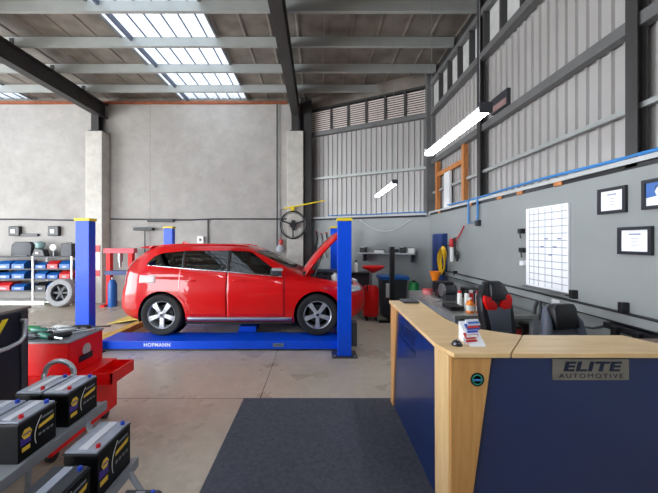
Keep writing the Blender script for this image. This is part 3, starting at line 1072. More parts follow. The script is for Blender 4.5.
for i, (x, y, sx, sy, h_, lab) in enumerate(((2.3, 5.7, 0.3, 0.22, 0.2, 'black box at far end of the bench behind the red tin'),
                                             (2.1, 5.3, 0.14, 0.16, 0.1, 'small black block on the bench near the round tin'),
                                             (2.55, 5.2, 0.24, 0.24, 0.16, 'black box against wall beside the bench grinder'))):
    tt = thing('parts_box', lab, 'box', (x, y, BTZ))
    MB().box(x - sx / 2, x + sx / 2, y - sy / 2, y + sy / 2, BTZ, BTZ + h_, 0.008).build('body', M_black, tt)
    MB().box(x - sx / 2 + 0.01, x + sx / 2 - 0.01, y - sy / 2 + 0.01, y + sy / 2 - 0.01, BTZ + h_, BTZ + h_ + 0.012, 0.003).build('lid', M_blk2, tt)
for i, (x, y, a, lab) in enumerate(((1.86, 4.8, 20, 'chrome spanner lying on bench in front of the grinder'), (1.9, 5.1, -30, 'chrome spanner lying on bench farther than the grinder'), (2.0, 5.45, 60, 'chrome spanner lying on bench beside the red tin'))):
    m_ = MB().obox((0, 0, 0.006), (0.16, 0.014, 0.008)).lathe([(0, 0), (0.018, 0), (0.018, 0.01), (0, 0.01)], (0.085, 0, 0.001), seg=12).lathe([(0, 0), (0.014, 0), (0.014, 0.01), (0, 0.01)], (-0.085, 0, 0.001), seg=12)
    m_.xf(Matrix.Translation((x, y, BTZ)) @ Matrix.Rotation(R(a), 4, 'Z'))
    single('spanner', m_, M_chrome, lab, 'spanner', 'spanners on the workbench')
t = thing('funnel', 'orange funnel standing on the far workbench end by the blue cupboard', 'funnel', (2.42, 6.1, BTZ))
MB().lathe([(0.03, 0.0), (0.03, 0.16), (0.10, 0.38), (0.105, 0.38), (0.03, 0.14)], (2.2, 5.82, BTZ), seg=20).build('cone', M_orange, t, True)


# ------------------------------------------------------------------ chairs
def office_base(t_, x, y, seat_z, m_seat):
    MB().box(x - 0.26, x + 0.26, y - 0.26, y + 0.24, seat_z - 0.10, seat_z, 0.04).build('seat', m_seat, t_, True)
    MB().tube([(x, y, seat_z - 0.1), (x, y, 0.12)], 0.03, 12).build('gas_lift', M_black, t_, True)
    for k in range(5):
        a = 2 * math.pi * k / 5 + 0.3
        ex, ey = x + 0.31 * math.cos(a), y + 0.31 * math.sin(a)
        lg = MB().tube([(x, y, 0.13), (ex, ey, 0.09)], [0.03, 0.02], 8).build('leg', M_black, t_, True)
        MB().lathe([(0, -0.02), (0.03, -0.02), (0.03, 0.02), (0, 0.02)], (ex, ey, 0.03), 'X', 14).build('castor', M_black, lg, True)


def outline_pad(pts, thick, mt, bev=0.015):
    m_ = MB().prism(pts, 'Y', -thick / 2, thick / 2, bev)
    return m_.xf(mt)


# red, grey and black racing chair
cxx, cyy = 2.13, 3.44
t = thing('gaming_chair', 'grey and black racing style office chair with red wings', 'chair', (cxx, cyy, 0))
office_base(t, cxx, cyy - 0.1, 0.5, M_blkl)
TB = Matrix.Translation((cxx, cyy + 0.16, 0.5)) @ Matrix.Rotation(R(16), 4, 'Z') @ Matrix.Rotation(R(-10), 4, 'X') @ Matrix.Diagonal((0.82, 1, 0.98, 1))
outline_pad([(-0.20, 0.0), (0.22, 0.0), (0.27, 0.3), (0.29, 0.55), (0.26, 0.72), (0.18, 0.86), (0.10, 0.9), (-0.10, 0.9), (-0.18, 0.86), (-0.26, 0.72), (-0.27, 0.55), (-0.24, 0.3)], 0.10, TB, 0.03).build('backrest', M_blkl, t, True)
TF = TB @ Matrix.Translation((0, -0.058, 0))
outline_pad([(-0.16, 0.28), (0.16, 0.28), (0.20, 0.58), (-0.20, 0.58)], 0.03, TF, 0.01).build('back_cushion', M_leather, t, True)
outline_pad([(-0.13, 0.66), (0.13, 0.66), (0.11, 0.86), (0.05, 0.89), (-0.05, 0.89), (-0.11, 0.86)], 0.07, TF, 0.025).build('headrest', M_blkl, t, True)
for s in (-1, 1):
    q = [(0.02 * s, 0.60), (0.07 * s, 0.55), (0.21 * s, 0.56), (0.25 * s, 0.66), (0.23 * s, 0.73), (0.12 * s, 0.70)]
    outline_pad(q if s > 0 else q[::-1], 0.04, TF, 0.008).build('red_wing', M_red, t, True)
outline_pad([(0.04, 0.06), (0.17, 0.06), (0.17, 0.24), (0.06, 0.26)], 0.05, TF, 0.01).build('lumbar_pad', M_red, t, True)
outline_pad([(-0.17, 0.06), (-0.01, 0.06), (-0.01, 0.26), (-0.17, 0.24)], 0.05, TF, 0.01).build('lumbar_pad', M_blkl, t, True)
for s in (-1, 1):
    ax = cxx + s * 0.3
    ar = MB().box(ax - 0.04, ax + 0.04, cyy - 0.25, cyy + 0.05, 0.70, 0.735, 0.012).build('armrest', M_black, t, True)
    MB().box(ax - 0.02, ax + 0.02, cyy - 0.12, cyy - 0.06, 0.44, 0.70).build('arm_post', M_black, ar)

# black padded office chair
cxx, cyy = 2.30, 2.74
t = thing('office_chair', 'black padded leather office chair behind counter under the planner', 'chair', (cxx, cyy, 0))
office_base(t, cxx, cyy - 0.08, 0.48, M_blkl)
TB = Matrix.Translation((cxx, cyy + 0.12, 0.48)) @ Matrix.Rotation(R(10), 4, 'Z') @ Matrix.Rotation(R(-9), 4, 'X')
outline_pad([(-0.17, 0.0), (0.17, 0.0), (0.17, 0.35), (0.15, 0.6), (0.11, 0.76), (-0.11, 0.76), (-0.15, 0.6), (-0.17, 0.35)], 0.09, TB, 0.03).build('backrest', M_leather, t, True)
TF = TB @ Matrix.Translation((0, -0.06, 0))
outline_pad([(-0.13, 0.55), (0.13, 0.55), (0.125, 0.74), (0.10, 0.785), (-0.10, 0.785), (-0.125, 0.74)], 0.10, TF, 0.035).build('headrest', M_blkl, t, True)
outline_pad([(-0.14, 0.2), (0.14, 0.2), (0.15, 0.49), (-0.15, 0.49)], 0.04, TF, 0.015).build('back_cushion', M_leather, t, True)
for s in (-1, 1):
    m_ = MB().tube([(s * 0.14, -0.03, 0.68), (s * 0.17, -0.05, 0.6), (s * 0.20, -0.05, 0.4), (s * 0.22, -0.06, 0.2), (s * 0.2, -0.05, 0.05)], [0.03, 0.042, 0.045, 0.04, 0.02], 10)
    m_.xf(TB).build('side_bolster', M_leather, t, True)
    ax = cxx + s * 0.3
    ar = MB().box(ax - 0.035, ax + 0.035, cyy - 0.25, cyy + 0.02, 0.66, 0.70, 0.012).build('armrest', M_black, t, True)
    MB().box(ax - 0.02, ax + 0.02, cyy - 0.14, cyy - 0.08, 0.42, 0.66).build('arm_post', M_black, ar)

# ------------------------------------------------------------------ car hoist
PX0, PX1, PY0, PY1 = -3.76, 0.425, 4.94, 7.77
t = thing('car_lift', 'blue four-post car lift with yellow post caps under the red car', 'car lift', (-1.67, 6.36, 0))
for (x, y) in ((PX0, PY0), (PX1, PY0), (PX0, PY1), (PX1, PY1)):
    p = MB()
    sx = 0.11
    yy0, yy1 = (y, y + 0.15) if y < 6 else (y - 0.15 + 0.15, y + 0.15)
    p.box(x - sx, x + sx, yy0, yy1, 0.0, 2.17, 0.006)
    po = p.build('post', M_blue, t)
    MB().box(x - sx - 0.012, x + sx + 0.012, yy0 - 0.012, yy1 + 0.012, 2.17, 2.215, 0.006).build('post_cap', M_yel, po)
    MB().box(x - 0.2, x + 0.2, yy0 - 0.06, yy1 + 0.1, 0.0, 0.018).build('base_plate', M_blk2, po)
    for bx_ in (-0.16, 0.16):
        MB().lathe([(0, 0), (0.018, 0), (0.018, 0.02), (0, 0.03)], (x + bx_, yy0 - 0.03, 0.018), seg=8).build('anchor_bolt', M_steel, po)
for x in (PX0, PX1):
    MB().box(x - 0.08, x + 0.08, PY0 + 0.15, PY1, 0.04, 0.16 if x < 0 else 0.20, 0.006).build('crossbeam', M_ramp if x < 0 else M_blue, t)
for (ya_, yb_) in ((5.22, 5.72), (7.05, 7.55)):
    rn = MB().box(PX0 + 0.08, PX1 - 0.08, ya_, yb_, 0.03, 0.165, 0.004).build('runway', M_blue, t)
    MB().prism([(PX0 - 0.95, 0.0), (PX0 - 0.08, 0.165), (PX0 - 0.08, 0.13), (PX0 - 0.9, 0.0)], 'Y', ya_ - 0.15, yb_ + 0.05).build('approach_ramp', M_ramp, t)
MB().box(-1.52, -1.25, 5.72, 7.05, 0.05, 0.15).build('jacking_beam', M_blue, t)
MB().box(-1.48, -1.16, 5.8, 6.1, 0.15, 0.25, 0.01).build('jacking_pad_block', M_blue, t)
MB().box(PX1 + 0.11, PX1 + 0.2, PY0 + 0.02, PY0 + 0.16, 0.16, 0.55, 0.01).build('lock_box', M_blk2, t)
text_on('HOFMANN', 0.085, (-2.71, 5.2185, 0.098), (1, 0, 0), (0, 0, 1), 0.001, bold=0.002, spacing=1.1).build('lettering', mat('lift_white', (226, 232, 245), 0.4, var=0.0), t)
pp = MB().box(-0.76, -0.58, 5.213, 5.219, 0.068, 0.128).build('rating_plate', mat('plate_grey', (120, 130, 150), 0.4, var=0.0), t)
text_on('3500kg', 0.045, (-0.67, 5.2115, 0.098), (1, 0, 0), (0, 0, 1), 0.0008).build('lettering', M_black, pp)

# ------------------------------------------------------------------ car
CX, CY, CZ = -1.395, 6.41, 0.165
SL = [(0.22, -2.06, 2.00, 0.80), (0.27, -2.16, 2.14, 0.87), (0.34, -2.25, 2.23, 0.91), (0.45, -2.31, 2.29, 0.93), (0.58, -2.315, 2.305, 0.938),
      (0.72, -2.30, 2.295, 0.942), (0.82, -2.28, 2.25, 0.94), (0.88, -2.265, 2.15, 0.93), (0.94, -2.255, 1.88, 0.918), (1.00, -2.25, 1.50, 0.905), (1.05, -2.245, 1.28, 0.89),
      (1.10, -2.24, 1.12, 0.882), (1.14, -2.235, 1.03, 0.868), (1.19, -2.22, 0.94, 0.846), (1.25, -2.19, 0.83, 0.824), (1.31, -2.145, 0.71, 0.80), (1.37, -2.09, 0.59, 0.776), (1.45, -1.99, 0.42, 0.742),
      (1.52, -1.90, 0.27, 0.706), (1.565, -1.84, 0.15, 0.672), (1.60, -1.72, -0.02, 0.62), (1.622, -1.5, -0.22, 0.54), (1.634, -1.2, -0.5, 0.40)]


def sl(z):
    if z <= SL[0][0]:
        return SL[0][1:]
    for a, b_ in zip(SL, SL[1:]):
        if a[0] <= z <= b_[0]:
            f = (z - a[0]) / (b_[0] - a[0])
            return tuple(a[i] + (b_[i] - a[i]) * f for i in (1, 2, 3))
    return SL[-1][1:]


def pexp(z):
    return 5.5 if z < 1.0 else (5.5 - (z - 1.0) / 0.6 * 1.9)


def side_y(x, z, dz=0.0):
    xr, xf, W = sl(z)
    s = max(-1, min(1, (2 * x - xr - xf) / (xf - xr)))
    p = pexp(z)
    return W * max(0.0, 1 - abs(s) ** p) ** (1 / p)


def loft(slices, nside=26, inset=0.0, pe=None):
    m_ = MB()
    us = []
    for k in range(nside + 1):
        a = math.pi * k / nside
        us.append(-math.cos(a))        # -1..1, dense at the ends
    rings = []
    for z, xr, xf, W in slices:
        p = pe or pexp(z)
        xr_, xf_, W_ = xr + inset, xf - inset, W - inset
        xc, a_ = (xr_ + xf_) / 2, (xf_ - xr_) / 2
        ring = []
        for u in us:
            ring.append((xc + a_ * u, -W_ * max(0.0, 1 - abs(u) ** p) ** (1 / p), z))
        for u in us[::-1][1:-1]:
            ring.append((xc + a_ * u, W_ * max(0.0, 1 - abs(u) ** p) ** (1 / p), z))
        rings.append([m_.b.verts.new(q) for q in ring])
    n_ = len(rings[0])
    for A, B in zip(rings, rings[1:]):
        for k in range(n_):
            m_.b.faces.new((A[k], A[(k + 1) % n_], B[(k + 1) % n_], B[k]))
    m_.b.faces.new(rings[0][::-1])
    m_.b.faces.new(rings[-1])
    return m_


def smooth_slices():
    out = []
    z = SL[0][0]
    while z < SL[-1][0]:
        a, b_, c_ = sl(z - 0.012), sl(z), sl(z + 0.012)
        out.append((z,) + tuple((a[i] + 2 * b_[i] + c_[i]) / 4 for i in range(3)))
        z += 0.025
    out.append(SL[-1])
    return out


def zlo(x):
    return 1.25 - (x + 1.65) * 0.08


def interp(pts, x):
    if x <= pts[0][0]:
        return pts[0][1]
    for a, b_ in zip(pts, pts[1:]):
        if x <= b_[0]:
            return a[1] + (b_[1] - a[1]) * (x - a[0]) / (b_[0] - a[0])
    return pts[-1][1]


ZHI = [(-1.72, 1.275), (-1.6, 1.40), (-1.45, 1.465), (-1.0, 1.505), (-0.2, 1.51), (0.08, 1.495), (0.2, 1.455), (0.76, 1.068)]


def zhi(x):
    return max(interp(ZHI, x), zlo(x) + 0.002)


WIN = [(-1.70, -1.06), (-1.01, -0.25), (-0.19, 0.74)]


def win_poly(x0, x1, grow=0.0):
    n_ = 12
    lo = [(x0 + (x1 - x0) * k / n_, zlo(x0 + (x1 - x0) * k / n_) - grow) for k in range(n_ + 1)]
    hi = [(x0 + (x1 - x0) * k / n_, zhi(x0 + (x1 - x0) * k / n_) + grow) for k in range(n_ + 1)]
    return lo + hi[::-1]


def to_obj(m_, name='cutter'):
    bmesh.ops.recalc_face_normals(m_.b, faces=m_.b.faces)
    me = bpy.data.meshes.new(name)
    m_.b.to_mesh(me)
    m_.b.free()
    o_ = bpy.data.objects.new(name, me)
    C.objects.link(o_)
    return o_


cutters = []
for x0, x1 in WIN:
    cutters.append(to_obj(MB().prism(win_poly(x0, x1), 'Y', -1.3, 1.3)))
inner = [s for s in ((z, *sl(z)) for z in (0.45, 0.7, 0.95, 1.1, 1.25, 1.35, 1.45, 1.52, 1.57)) ]
inner = [(z, xr + 0.10, min(xf, 0.95) - 0.07, W - 0.07) for z, xr, xf, W in inner]
cav = to_obj(loft(inner, 20))
cutters.insert(0, cav)
cutters.append(to_obj(MB().prism([(-0.66, 1.17), (0.66, 1.17), (0.56, 1.50), (-0.56, 1.50)], 'X', -0.1, 1.5)))
cutters.append(to_obj(MB().prism([(-0.62, 1.18), (0.62, 1.18), (0.52, 1.47), (-0.52, 1.47)], 'X', -2.5, -1.5)))
cutters.append(to_obj(MB().box(1.16, 2.02, -0.70, 0.70, 0.6, 1.4)))
for x in (-1.387, 1.387):
    for s in (-1, 1):
        a, b_ = (0.64, 1.2) if s > 0 else (-1.2, -0.64)
        cutters.append(to_obj(MB().lathe([(0.425, a), (0.425, b_)], (x, 0, 0.37), 'Y', 40)))
body = to_obj(loft(smooth_slices(), 36), 'body')
for c in cutters:
    md = body.modifiers.new('cut', 'BOOLEAN')
    md.operation = 'DIFFERENCE'
    md.object = c
    md.solver = 'EXACT'
bpy.context.view_layer.update()
dg = bpy.context.evaluated_depsgraph_get()
bme = bpy.data.meshes.new_from_object(body.evaluated_get(dg))
for c in cutters + [body]:
    bpy.data.objects.remove(c)
bme.materials.clear()
bme.materials.append(M_car)
for p in bme.polygons:
    p.use_smooth = True
try:
    bme.set_sharp_from_angle(angle=R(32))
except Exception:
    pass
car = thing('car', 'glossy red five-door crossover car with open bonnet standing on lift', 'car', (CX, CY, CZ))
ORG[car.name] = Vector((0, 0, 0))        # car parts are written in the car's own coordinates
ob = bpy.data.objects.new('body', bme)
C.objects.link(ob)
ob.parent = car

M_trim = mat('car_black_trim', (18, 18, 20), 0.45, var=0.0)


def patch(fn_lo, fn_hi, x0, x1, off, m_, name, sgn, parent=car, nx=16, nz=8, thick=0.0):
    mb_ = MB()

    def P(u, v):
        x = x0 + (x1 - x0) * u
        z = fn_lo(x) + (fn_hi(x) - fn_lo(x)) * v
        return (x, sgn * (side_y(x, z) + off), z)
    mb_.grid(P, [i / nx for i in range(nx + 1)], [j / nz for j in range(nz + 1)])
    o_ = mb_.build(name, m_, parent, True)
    if thick:
        sd = o_.modifiers.new('thick', 'SOLIDIFY')
        sd.thickness = thick
        sd.offset = 0
    return o_


for sgn in (-1, 1):
    # doors: dark gap sheet under, red skin over
    def d_lo(x):
        return 0.33

    def rear_lo(x):
        return max(0.33, 0.37 + math.sqrt(max(0, 0.47 ** 2 - (x + 1.387) ** 2)) if abs(x + 1.387) < 0.47 else 0.33)
    for nm, x0, x1, lo in (('rear_door', -1.08, -0.225, rear_lo), ('front_door', -0.215, 0.80, d_lo)):
        top = lambda x: zlo(x) - 0.012
        patch(lambda x, l=lo: l(x) - 0.006, lambda x: zlo(x) - 0.01, x0 - 0.003, x1 + 0.003, 0.002, M_trim, 'door_gap', sgn, thick=0.002, nx=30)
        dd = patch(lo, top, x0 + 0.003, x1 - 0.003, 0.006, M_car, nm, sgn, thick=0.006, nx=30, nz=12)
        hx = x0 + 0.12 if nm == 'front_door' else x0 + 0.12
        hz = 0.985
        yh = sgn * (side_y(hx, hz) + 0.022)
        MB().obox((hx + 0.08, yh, hz), (0.19, 0.022, 0.03), bev=0.008).build('handle', M_car, dd, True)
    for i, (x0, x1) in enumerate(WIN):
        patch(zlo, zhi, x0, x1, -0.006, M_glassd if i < 2 else M_glass, 'side_window', sgn, nx=20)
    # black pillars between the windows and a bright strip below them
    for x0, x1 in ((-1.06, -1.01), (-0.25, -0.19)):
        patch(zlo, zhi, x0, x1, 0.003, M_trim, 'door_pillar', sgn, nx=3, thick=0.003)
    patch(lambda x: zlo(x) - 0.012, lambda x: zlo(x) + 0.004, -1.70, 0.75, 0.008, M_chrome, 'window_trim', sgn, nx=40, nz=1, thick=0.006)
    # sill strip
    patch(lambda x: 0.265, lambda x: 0.325, -0.93, 0.93, 0.012, M_alloy, 'sill_strip', sgn, nx=20, nz=2, thick=0.01)
    # roof rail
    pts = [(x, sgn * (side_y(x, interp([(-1.75, 1.575), (-1.2, 1.605), (-0.2, 1.60), (0.1, 1.57)], x)) * 0.97), interp([(-1.75, 1.575), (-1.5, 1.605), (-1.2, 1.622), (-0.2, 1.612), (0.1, 1.575)], x)) for x in [-1.75 + i * 0.1 for i in range(19)]]
    MB().tube(pts, 0.014, 8).build('roof_rail', M_car, car, True)
    # tail lamp
    patch(lambda x: 0.82, lambda x: 1.42 - (x + 2.27) * 0.2, -2.235, -2.10, 0.006, mat('tail_lamp_red', (150, 10, 16), 0.15, var=0.0, coat=1.0), 'tail_lamp', sgn, nx=4, nz=14, thick=0.006) if False else None
    # headlamp
    patch(lambda x: 0.76 + (x - 1.9) * 0.08, lambda x: 0.90 - (x - 1.9) * 0.05, 1.83, 2.20, 0.006, mat('lamp_lens', (206, 214, 222), 0.12, 0.3, var=0.0, coat=1.0), 'headlamp', sgn, nx=12, nz=4, thick=0.006)
    # mirror
    mx = 0.66
    my = sgn * (side_y(mx, 1.1) + 0.13)
    mr = MB().obox((mx, my, 1.14), (0.20, 0.17, 0.13), (0, 0, sgn * -0.15), 0.045).build('door_mirror', M_blk2, car, True)
    MB().obox((mx + 0.02, my, 1.185), (0.19, 0.165, 0.05), (0, 0, sgn * -0.15), 0.022).build('mirror_cap', M_alloy, mr, True)
    MB().tube([(mx, sgn * side_y(mx, 1.07), 1.075), (mx, my, 1.10)], 0.018, 8).build('mirror_arm', M_trim, mr, True)
    # arch liners
    for x in (-1.387, 1.387):
        y0_, y1_ = (0.645, side_y(x, 0.6) - 0.03)
        mb = MB()
        mb.grid(lambda a, y: (x + 0.42 * math.cos(a), sgn * y, 0.37 + 0.42 * math.sin(a)), [math.pi * (-0.1 + 1.2 * k / 24) for k in range(25)], [y0_, y1_])
        mb.lathe([(0, 0.65), (0.42, 0.65)], (x, 0, 0.37), 'Y', 30) if sgn > 0 else mb.lathe([(0, -0.65), (0.42, -0.65)], (x, 0, 0.37), 'Y', 30)
        mb.build('arch_liner', M_rubber, car)
# painted-on white reflection on the near rear quarter, and tail lamp strip
patch(lambda x: 0.93 + (x + 2.0) * 0.02, lambda x: 1.08 - (x + 2.0) * 0.02, -1.80, -1.50, 0.004, mat('pale_reflection', (236, 214, 218), 0.3, var=0.03), 'painted_reflection', -1, nx=6, nz=4, thick=0.003)
M_tail = mat('tail_lamp_red', (168, 12, 18), 0.12, var=0.0, coat=1.0)
for sgn in (-1, 1):
    mb = MB()

    def TL(u, v):
        z = 0.84 + 0.50 * v
        xr, xf, W = sl(z)
        x = xr + 0.03 + (0.10 + 0.03 * v) * u
        return (x, sgn * (side_y(x, z) + 0.008), z)
    mb.grid(TL, [i / 6 for i in range(7)], [j / 14 for j in range(15)])
    o = mb.build('tail_lamp', M_tail, car, True)
    o.modifiers.new('thick', 'SOLIDIFY').thickness = 0.006
# windscreen and rear window


def end_x(y, z, front):
    xr, xf, W = sl(z)
    p = pexp(z)
    k = max(0, 1 - (abs(y) / W) ** p) ** (1 / p)
    return (xr + xf) / 2 + (xf - xr) / 2 * (k if front else -k)


mb = MB().grid(lambda u, v: (end_x((0.66 - 0.10 * v) * u, 1.17 + 0.33 * v, True) - 0.006, (0.66 - 0.10 * v) * u, 1.17 + 0.33 * v), [i / 8 - 1 for i in range(17)], [j / 6 for j in range(7)])
mb.build('windscreen', glass('windscreen_glass', (170, 190, 186), 1.6), car, True)
mb = MB().grid(lambda u, v: (end_x((0.62 - 0.10 * v) * u, 1.18 + 0.29 * v, False) + 0.006, (0.62 - 0.10 * v) * u, 1.18 + 0.29 * v), [i / 8 - 1 for i in range(17)], [j / 6 for j in range(7)])
mb.build('rear_window', M_glassd, car, True)
# spoiler, antenna, wipers cowl, grille
MB().prism([(-2.02, 1.555), (-1.78, 1.60), (-1.70, 1.585), (-1.80, 1.54)], 'Y', -0.56, 0.56, 0.01).build('spoiler', M_car, car, True)
MB().prism([(-1.42, 1.62), (-1.22, 1.62), (-1.32, 1.665), (-1.38, 1.68)], 'Y', -0.012, 0.012, 0.004).build('antenna_fin', M_car, car, True)
g = MB().grid(lambda y, z: (end_x(y, z, True) + 0.008, y, z), [i * 0.05 - 0.4 for i in range(17)], [0.55 + 0.04 * j for j in range(7)])
o = g.build('grille', M_trim, car, True)
o.modifiers.new('thick', 'SOLIDIFY').thickness = 0.01
g = MB().grid(lambda y, z: (end_x(y, z, True) + 0.006, y, z), [i * 0.05 - 0.7 for i in range(29)], [0.30 + 0.03 * j for j in range(4)])
g.build('lower_grille', M_trim, car, True)
MB().box(-1.0, 0.95, -0.82, 0.82, 0.19, 0.235).build('underbody', M_rubber, car)
# engine bay contents
en = MB().box(1.3, 1.9, -0.5, 0.30, 0.62, 1.03, 0.03).build('engine', M_blk2, car)
MB().box(1.35, 1.8, -0.45, 0.2, 1.03, 1.09, 0.015).build('engine_cover', M_trim, en)
MB().box(1.25, 1.5, -0.66, -0.42, 0.7, 1.06, 0.015).build('air_box', M_black, car)
MB().lathe([(0, 0.8), (0.07, 0.8), (0.07, 1.04), (0.03, 1.05), (0.03, 1.08), (0, 1.08)], (1.72, -0.52, 0)).build('coolant_bottle', M_cw, car, True)
MB().box(1.12, 1.2, -0.74, 0.74, 1.04, 1.125, 0.01).build('cowl', M_trim, car)
MB().box(1.98, 2.04, -0.68, 0.68, 0.86, 0.93, 0.01).build('slam_panel', M_trim, car)
# bonnet, open
HA = R(49)
hd = MB()


def HP(u, v):
    y = u * (0.76 - 0.10 * max(0, v - 0.6))
    l = 1.10 * v
    h_ = 0.055 * math.sin(math.pi * min(1, v * 0.9 + 0.1)) * (1 - 0.25 * u * u) - 0.09 * (abs(u) ** 6) - 0.10 * max(0, v - 0.88) / 0.12
    return (1.10 + l * math.cos(HA) - h_ * math.sin(HA), y, 1.11 + l * math.sin(HA) + h_ * math.cos(HA))


hd.grid(HP, [i / 10 - 1 for i in range(21)], [j / 12 for j in range(13)])
ho = hd.build('bonnet', M_car, car, True)
sm = ho.modifiers.new('thick', 'SOLIDIFY')
sm.thickness = 0.03
sm.offset = -1
hl = MB().grid(lambda u, v: (HP(u * 0.9, 0.06 + v * 0.86)[0] + 0.045 * math.sin(HA), HP(u * 0.9, 0)[1], HP(u * 0.9, 0.06 + v * 0.86)[2] - 0.045 * math.cos(HA)), [i / 6 - 1 for i in range(13)], [j / 8 for j in range(9)])
hl.build('bonnet_liner', M_rubber, ho, True)
for s in (-1, 1):
    MB().tube([(1.32, s * 0.69, 1.0), (1.50, s * 0.69, 1.52)], [0.012, 0.008], 8).build('gas_strut', M_black, car, True)
# seats and steering wheel inside
for (x, y) in ((-0.15, -0.36), (-0.15, 0.36), (-1.0, -0.36), (-1.0, 0.36)):
    s_ = MB().box(x - 0.25, x + 0.25, y - 0.24, y + 0.24, 0.52, 0.66, 0.04).build('seat', M_blkl, car, True)
    MB().obox((x - 0.30, y, 0.93), (0.13, 0.46, 0.58), (0, R(-12), 0), 0.05).build('seat_back', M_blkl, s_, True)
    MB().obox((x - 0.38, y, 1.28), (0.09, 0.26, 0.17), (0, R(-10), 0), 0.035).build('headrest', M_blkl, s_, True)
MB().tube([(0.42 + 0.18 * 0.45 * math.cos(a), 0.36 + 0.18 * math.sin(a), 1.0 + 0.17 * math.cos(a)) for a in [2 * math.pi * k / 20 for k in range(20)]], 0.016, 8, closed=True).build('steering_wheel', M_trim, car, True)
MB().box(0.5, 0.84, -0.70, 0.70, 0.88, 1.06, 0.04).build('dashboard', M_trim, car, True)


# wheels
def wheel(x, y, sgn):
    """sgn: -1 the outer face looks to the camera"""
    c = (x, y, 0.37)
    r_ = MB().lathe([(0.235, 0.10), (0.245, 0.11), (0.255, 0.085), (0.245, -0.10), (0.225, -0.10), (0.225, 0.08)], (0, 0, 0), 'Y', 36, True)
    r_.xf(Matrix.Translation(c) @ (Matrix.Rotation(math.pi, 4, 'Z') if sgn < 0 else Matrix()))
    wo = r_.build('wheel', M_alloy, car, True)
    sp = MB()
    for k in range(5):
        a = 2 * math.pi * k / 5 + R(90)
        q = MB().prism([(0.03, -0.033), (0.16, -0.030), (0.238, -0.052), (0.238, 0.052), (0.16, 0.030), (0.03, 0.033)], 'Y', 0.055, 0.095, 0.006)
        sp.join(q, Matrix.Rotation(a, 4, 'Y'))
    sp.lathe([(0, 0.05), (0.065, 0.05), (0.065, 0.09), (0.05, 0.10), (0, 0.10)], (0, 0, 0), 'Y', 24)
    sp.xf(Matrix.Translation(c) @ (Matrix.Rotation(math.pi, 4, 'Z') if sgn < 0 else Matrix()))
    sp.build('spokes', M_alloy, wo, True)
    cp = MB().lathe([(0, 0.10), (0.028, 0.10), (0.026, 0.106), (0, 0.106)], (0, 0, 0), 'Y', 16)
    cp.xf(Matrix.Translation(c) @ (Matrix.Rotation(math.pi, 4, 'Z') if sgn < 0 else Matrix()))
    cp.build('centre_cap', M_blk2, wo, True)
    ty = MB().lathe([(0.25, 0.10), (0.30, 0.122), (0.345, 0.118), (0.366, 0.095), (0.37, 0.0), (0.366, -0.095), (0.345, -0.118), (0.30, -0.122), (0.25, -0.10)], (0, 0, 0), 'Y', 40, True)
    ty.xf(Matrix.Translation(c))
    ty.build('tyre', M_rubber, wo, True)
    bd = MB().lathe([(0, -0.01), (0.16, -0.01), (0.16, 0.02), (0, 0.02)], c, 'Y', 24)
    bd.build('brake_disc', M_blk2, wo, True)


for x in (-1.387, 1.387):
    wheel(x, -0.80, -1)
    wheel(x, 0.80, 1)

# ------------------------------------------------------------------ back wall, left: shelving with bins
SY0, SY1 = 8.95, 9.45
t = thing('storage_shelving', 'long low steel shelving along concrete wall at left', 'shelf', (-9.0, 9.2, 0))
sx0, sx1 = -11.6, -7.12
ups = (-11.6, -10.4, -8.27, -7.15)
for x in ups:
    for y in (SY0, SY1 - 0.03):
        MB().box(x, x + 0.05, y, y + 0.03, 0, 1.41).build('upright', M_cw, t)
SH = (0.10, 0.42, 0.76, 1.05, 1.40)
for i, z in enumerate(SH):
    MB().box(sx0, sx1, SY0 + 0.005, SY1 - 0.005, z - 0.035, z).build('shelf_board', M_blk2 if i else M_cw, t)
MB().box(-9.75, -7.9, SY0 - 0.005, SY0 + 0.003, 0.01, 0.12).build('kick_board', M_cw, t)
names = {1: 'second lowest', 2: 'middle', 3: 'upper'}
posn = {0: 'leftmost in view', 1: 'second from left', 2: 'third from left', 3: 'fourth from left', 4: 'fifth from left', 5: 'right end'}
for lv in (1, 2, 3):
    xs = [-9.72, -9.30, -8.88, -8.20, -7.85, -7.50]
    for i, x in enumerate(xs):
        wd = 0.36 if i < 3 else 0.30
        col = M_bblue
        if (lv, i) in ((3, 0), (2, 0), (1, 3)):
            col = M_black
        if (lv, i) in ((1, 1), (3, 4), (2, 5), (1, 0)):
            col = M_bred
        hh = 0.22 if (lv + i) % 3 else 0.17
        z = SH[lv]
        tt = thing('storage_bin', f"{'blue' if col is M_bblue else 'black' if col is M_black else 'red'} plastic parts bin on {names[lv]} shelf, {posn[i]}", 'bin', (x + wd / 2, 9.1, z), 'parts bins on the left shelving')
        yb0, yb1 = SY0 + 0.03, SY1 - 0.06
        MB().prism([(yb0, z), (yb1, z), (yb1, z + hh), (yb0 + 0.12, z + hh), (yb0, z + hh * 0.6)], 'X', x, x + wd, 0.004).build('bin_body', col, tt)
        MB().box(x + 0.09, x + wd - 0.09, yb0 - 0.006, yb0, z + 0.03, z + 0.08).build('label_card', M_grytube, tt)
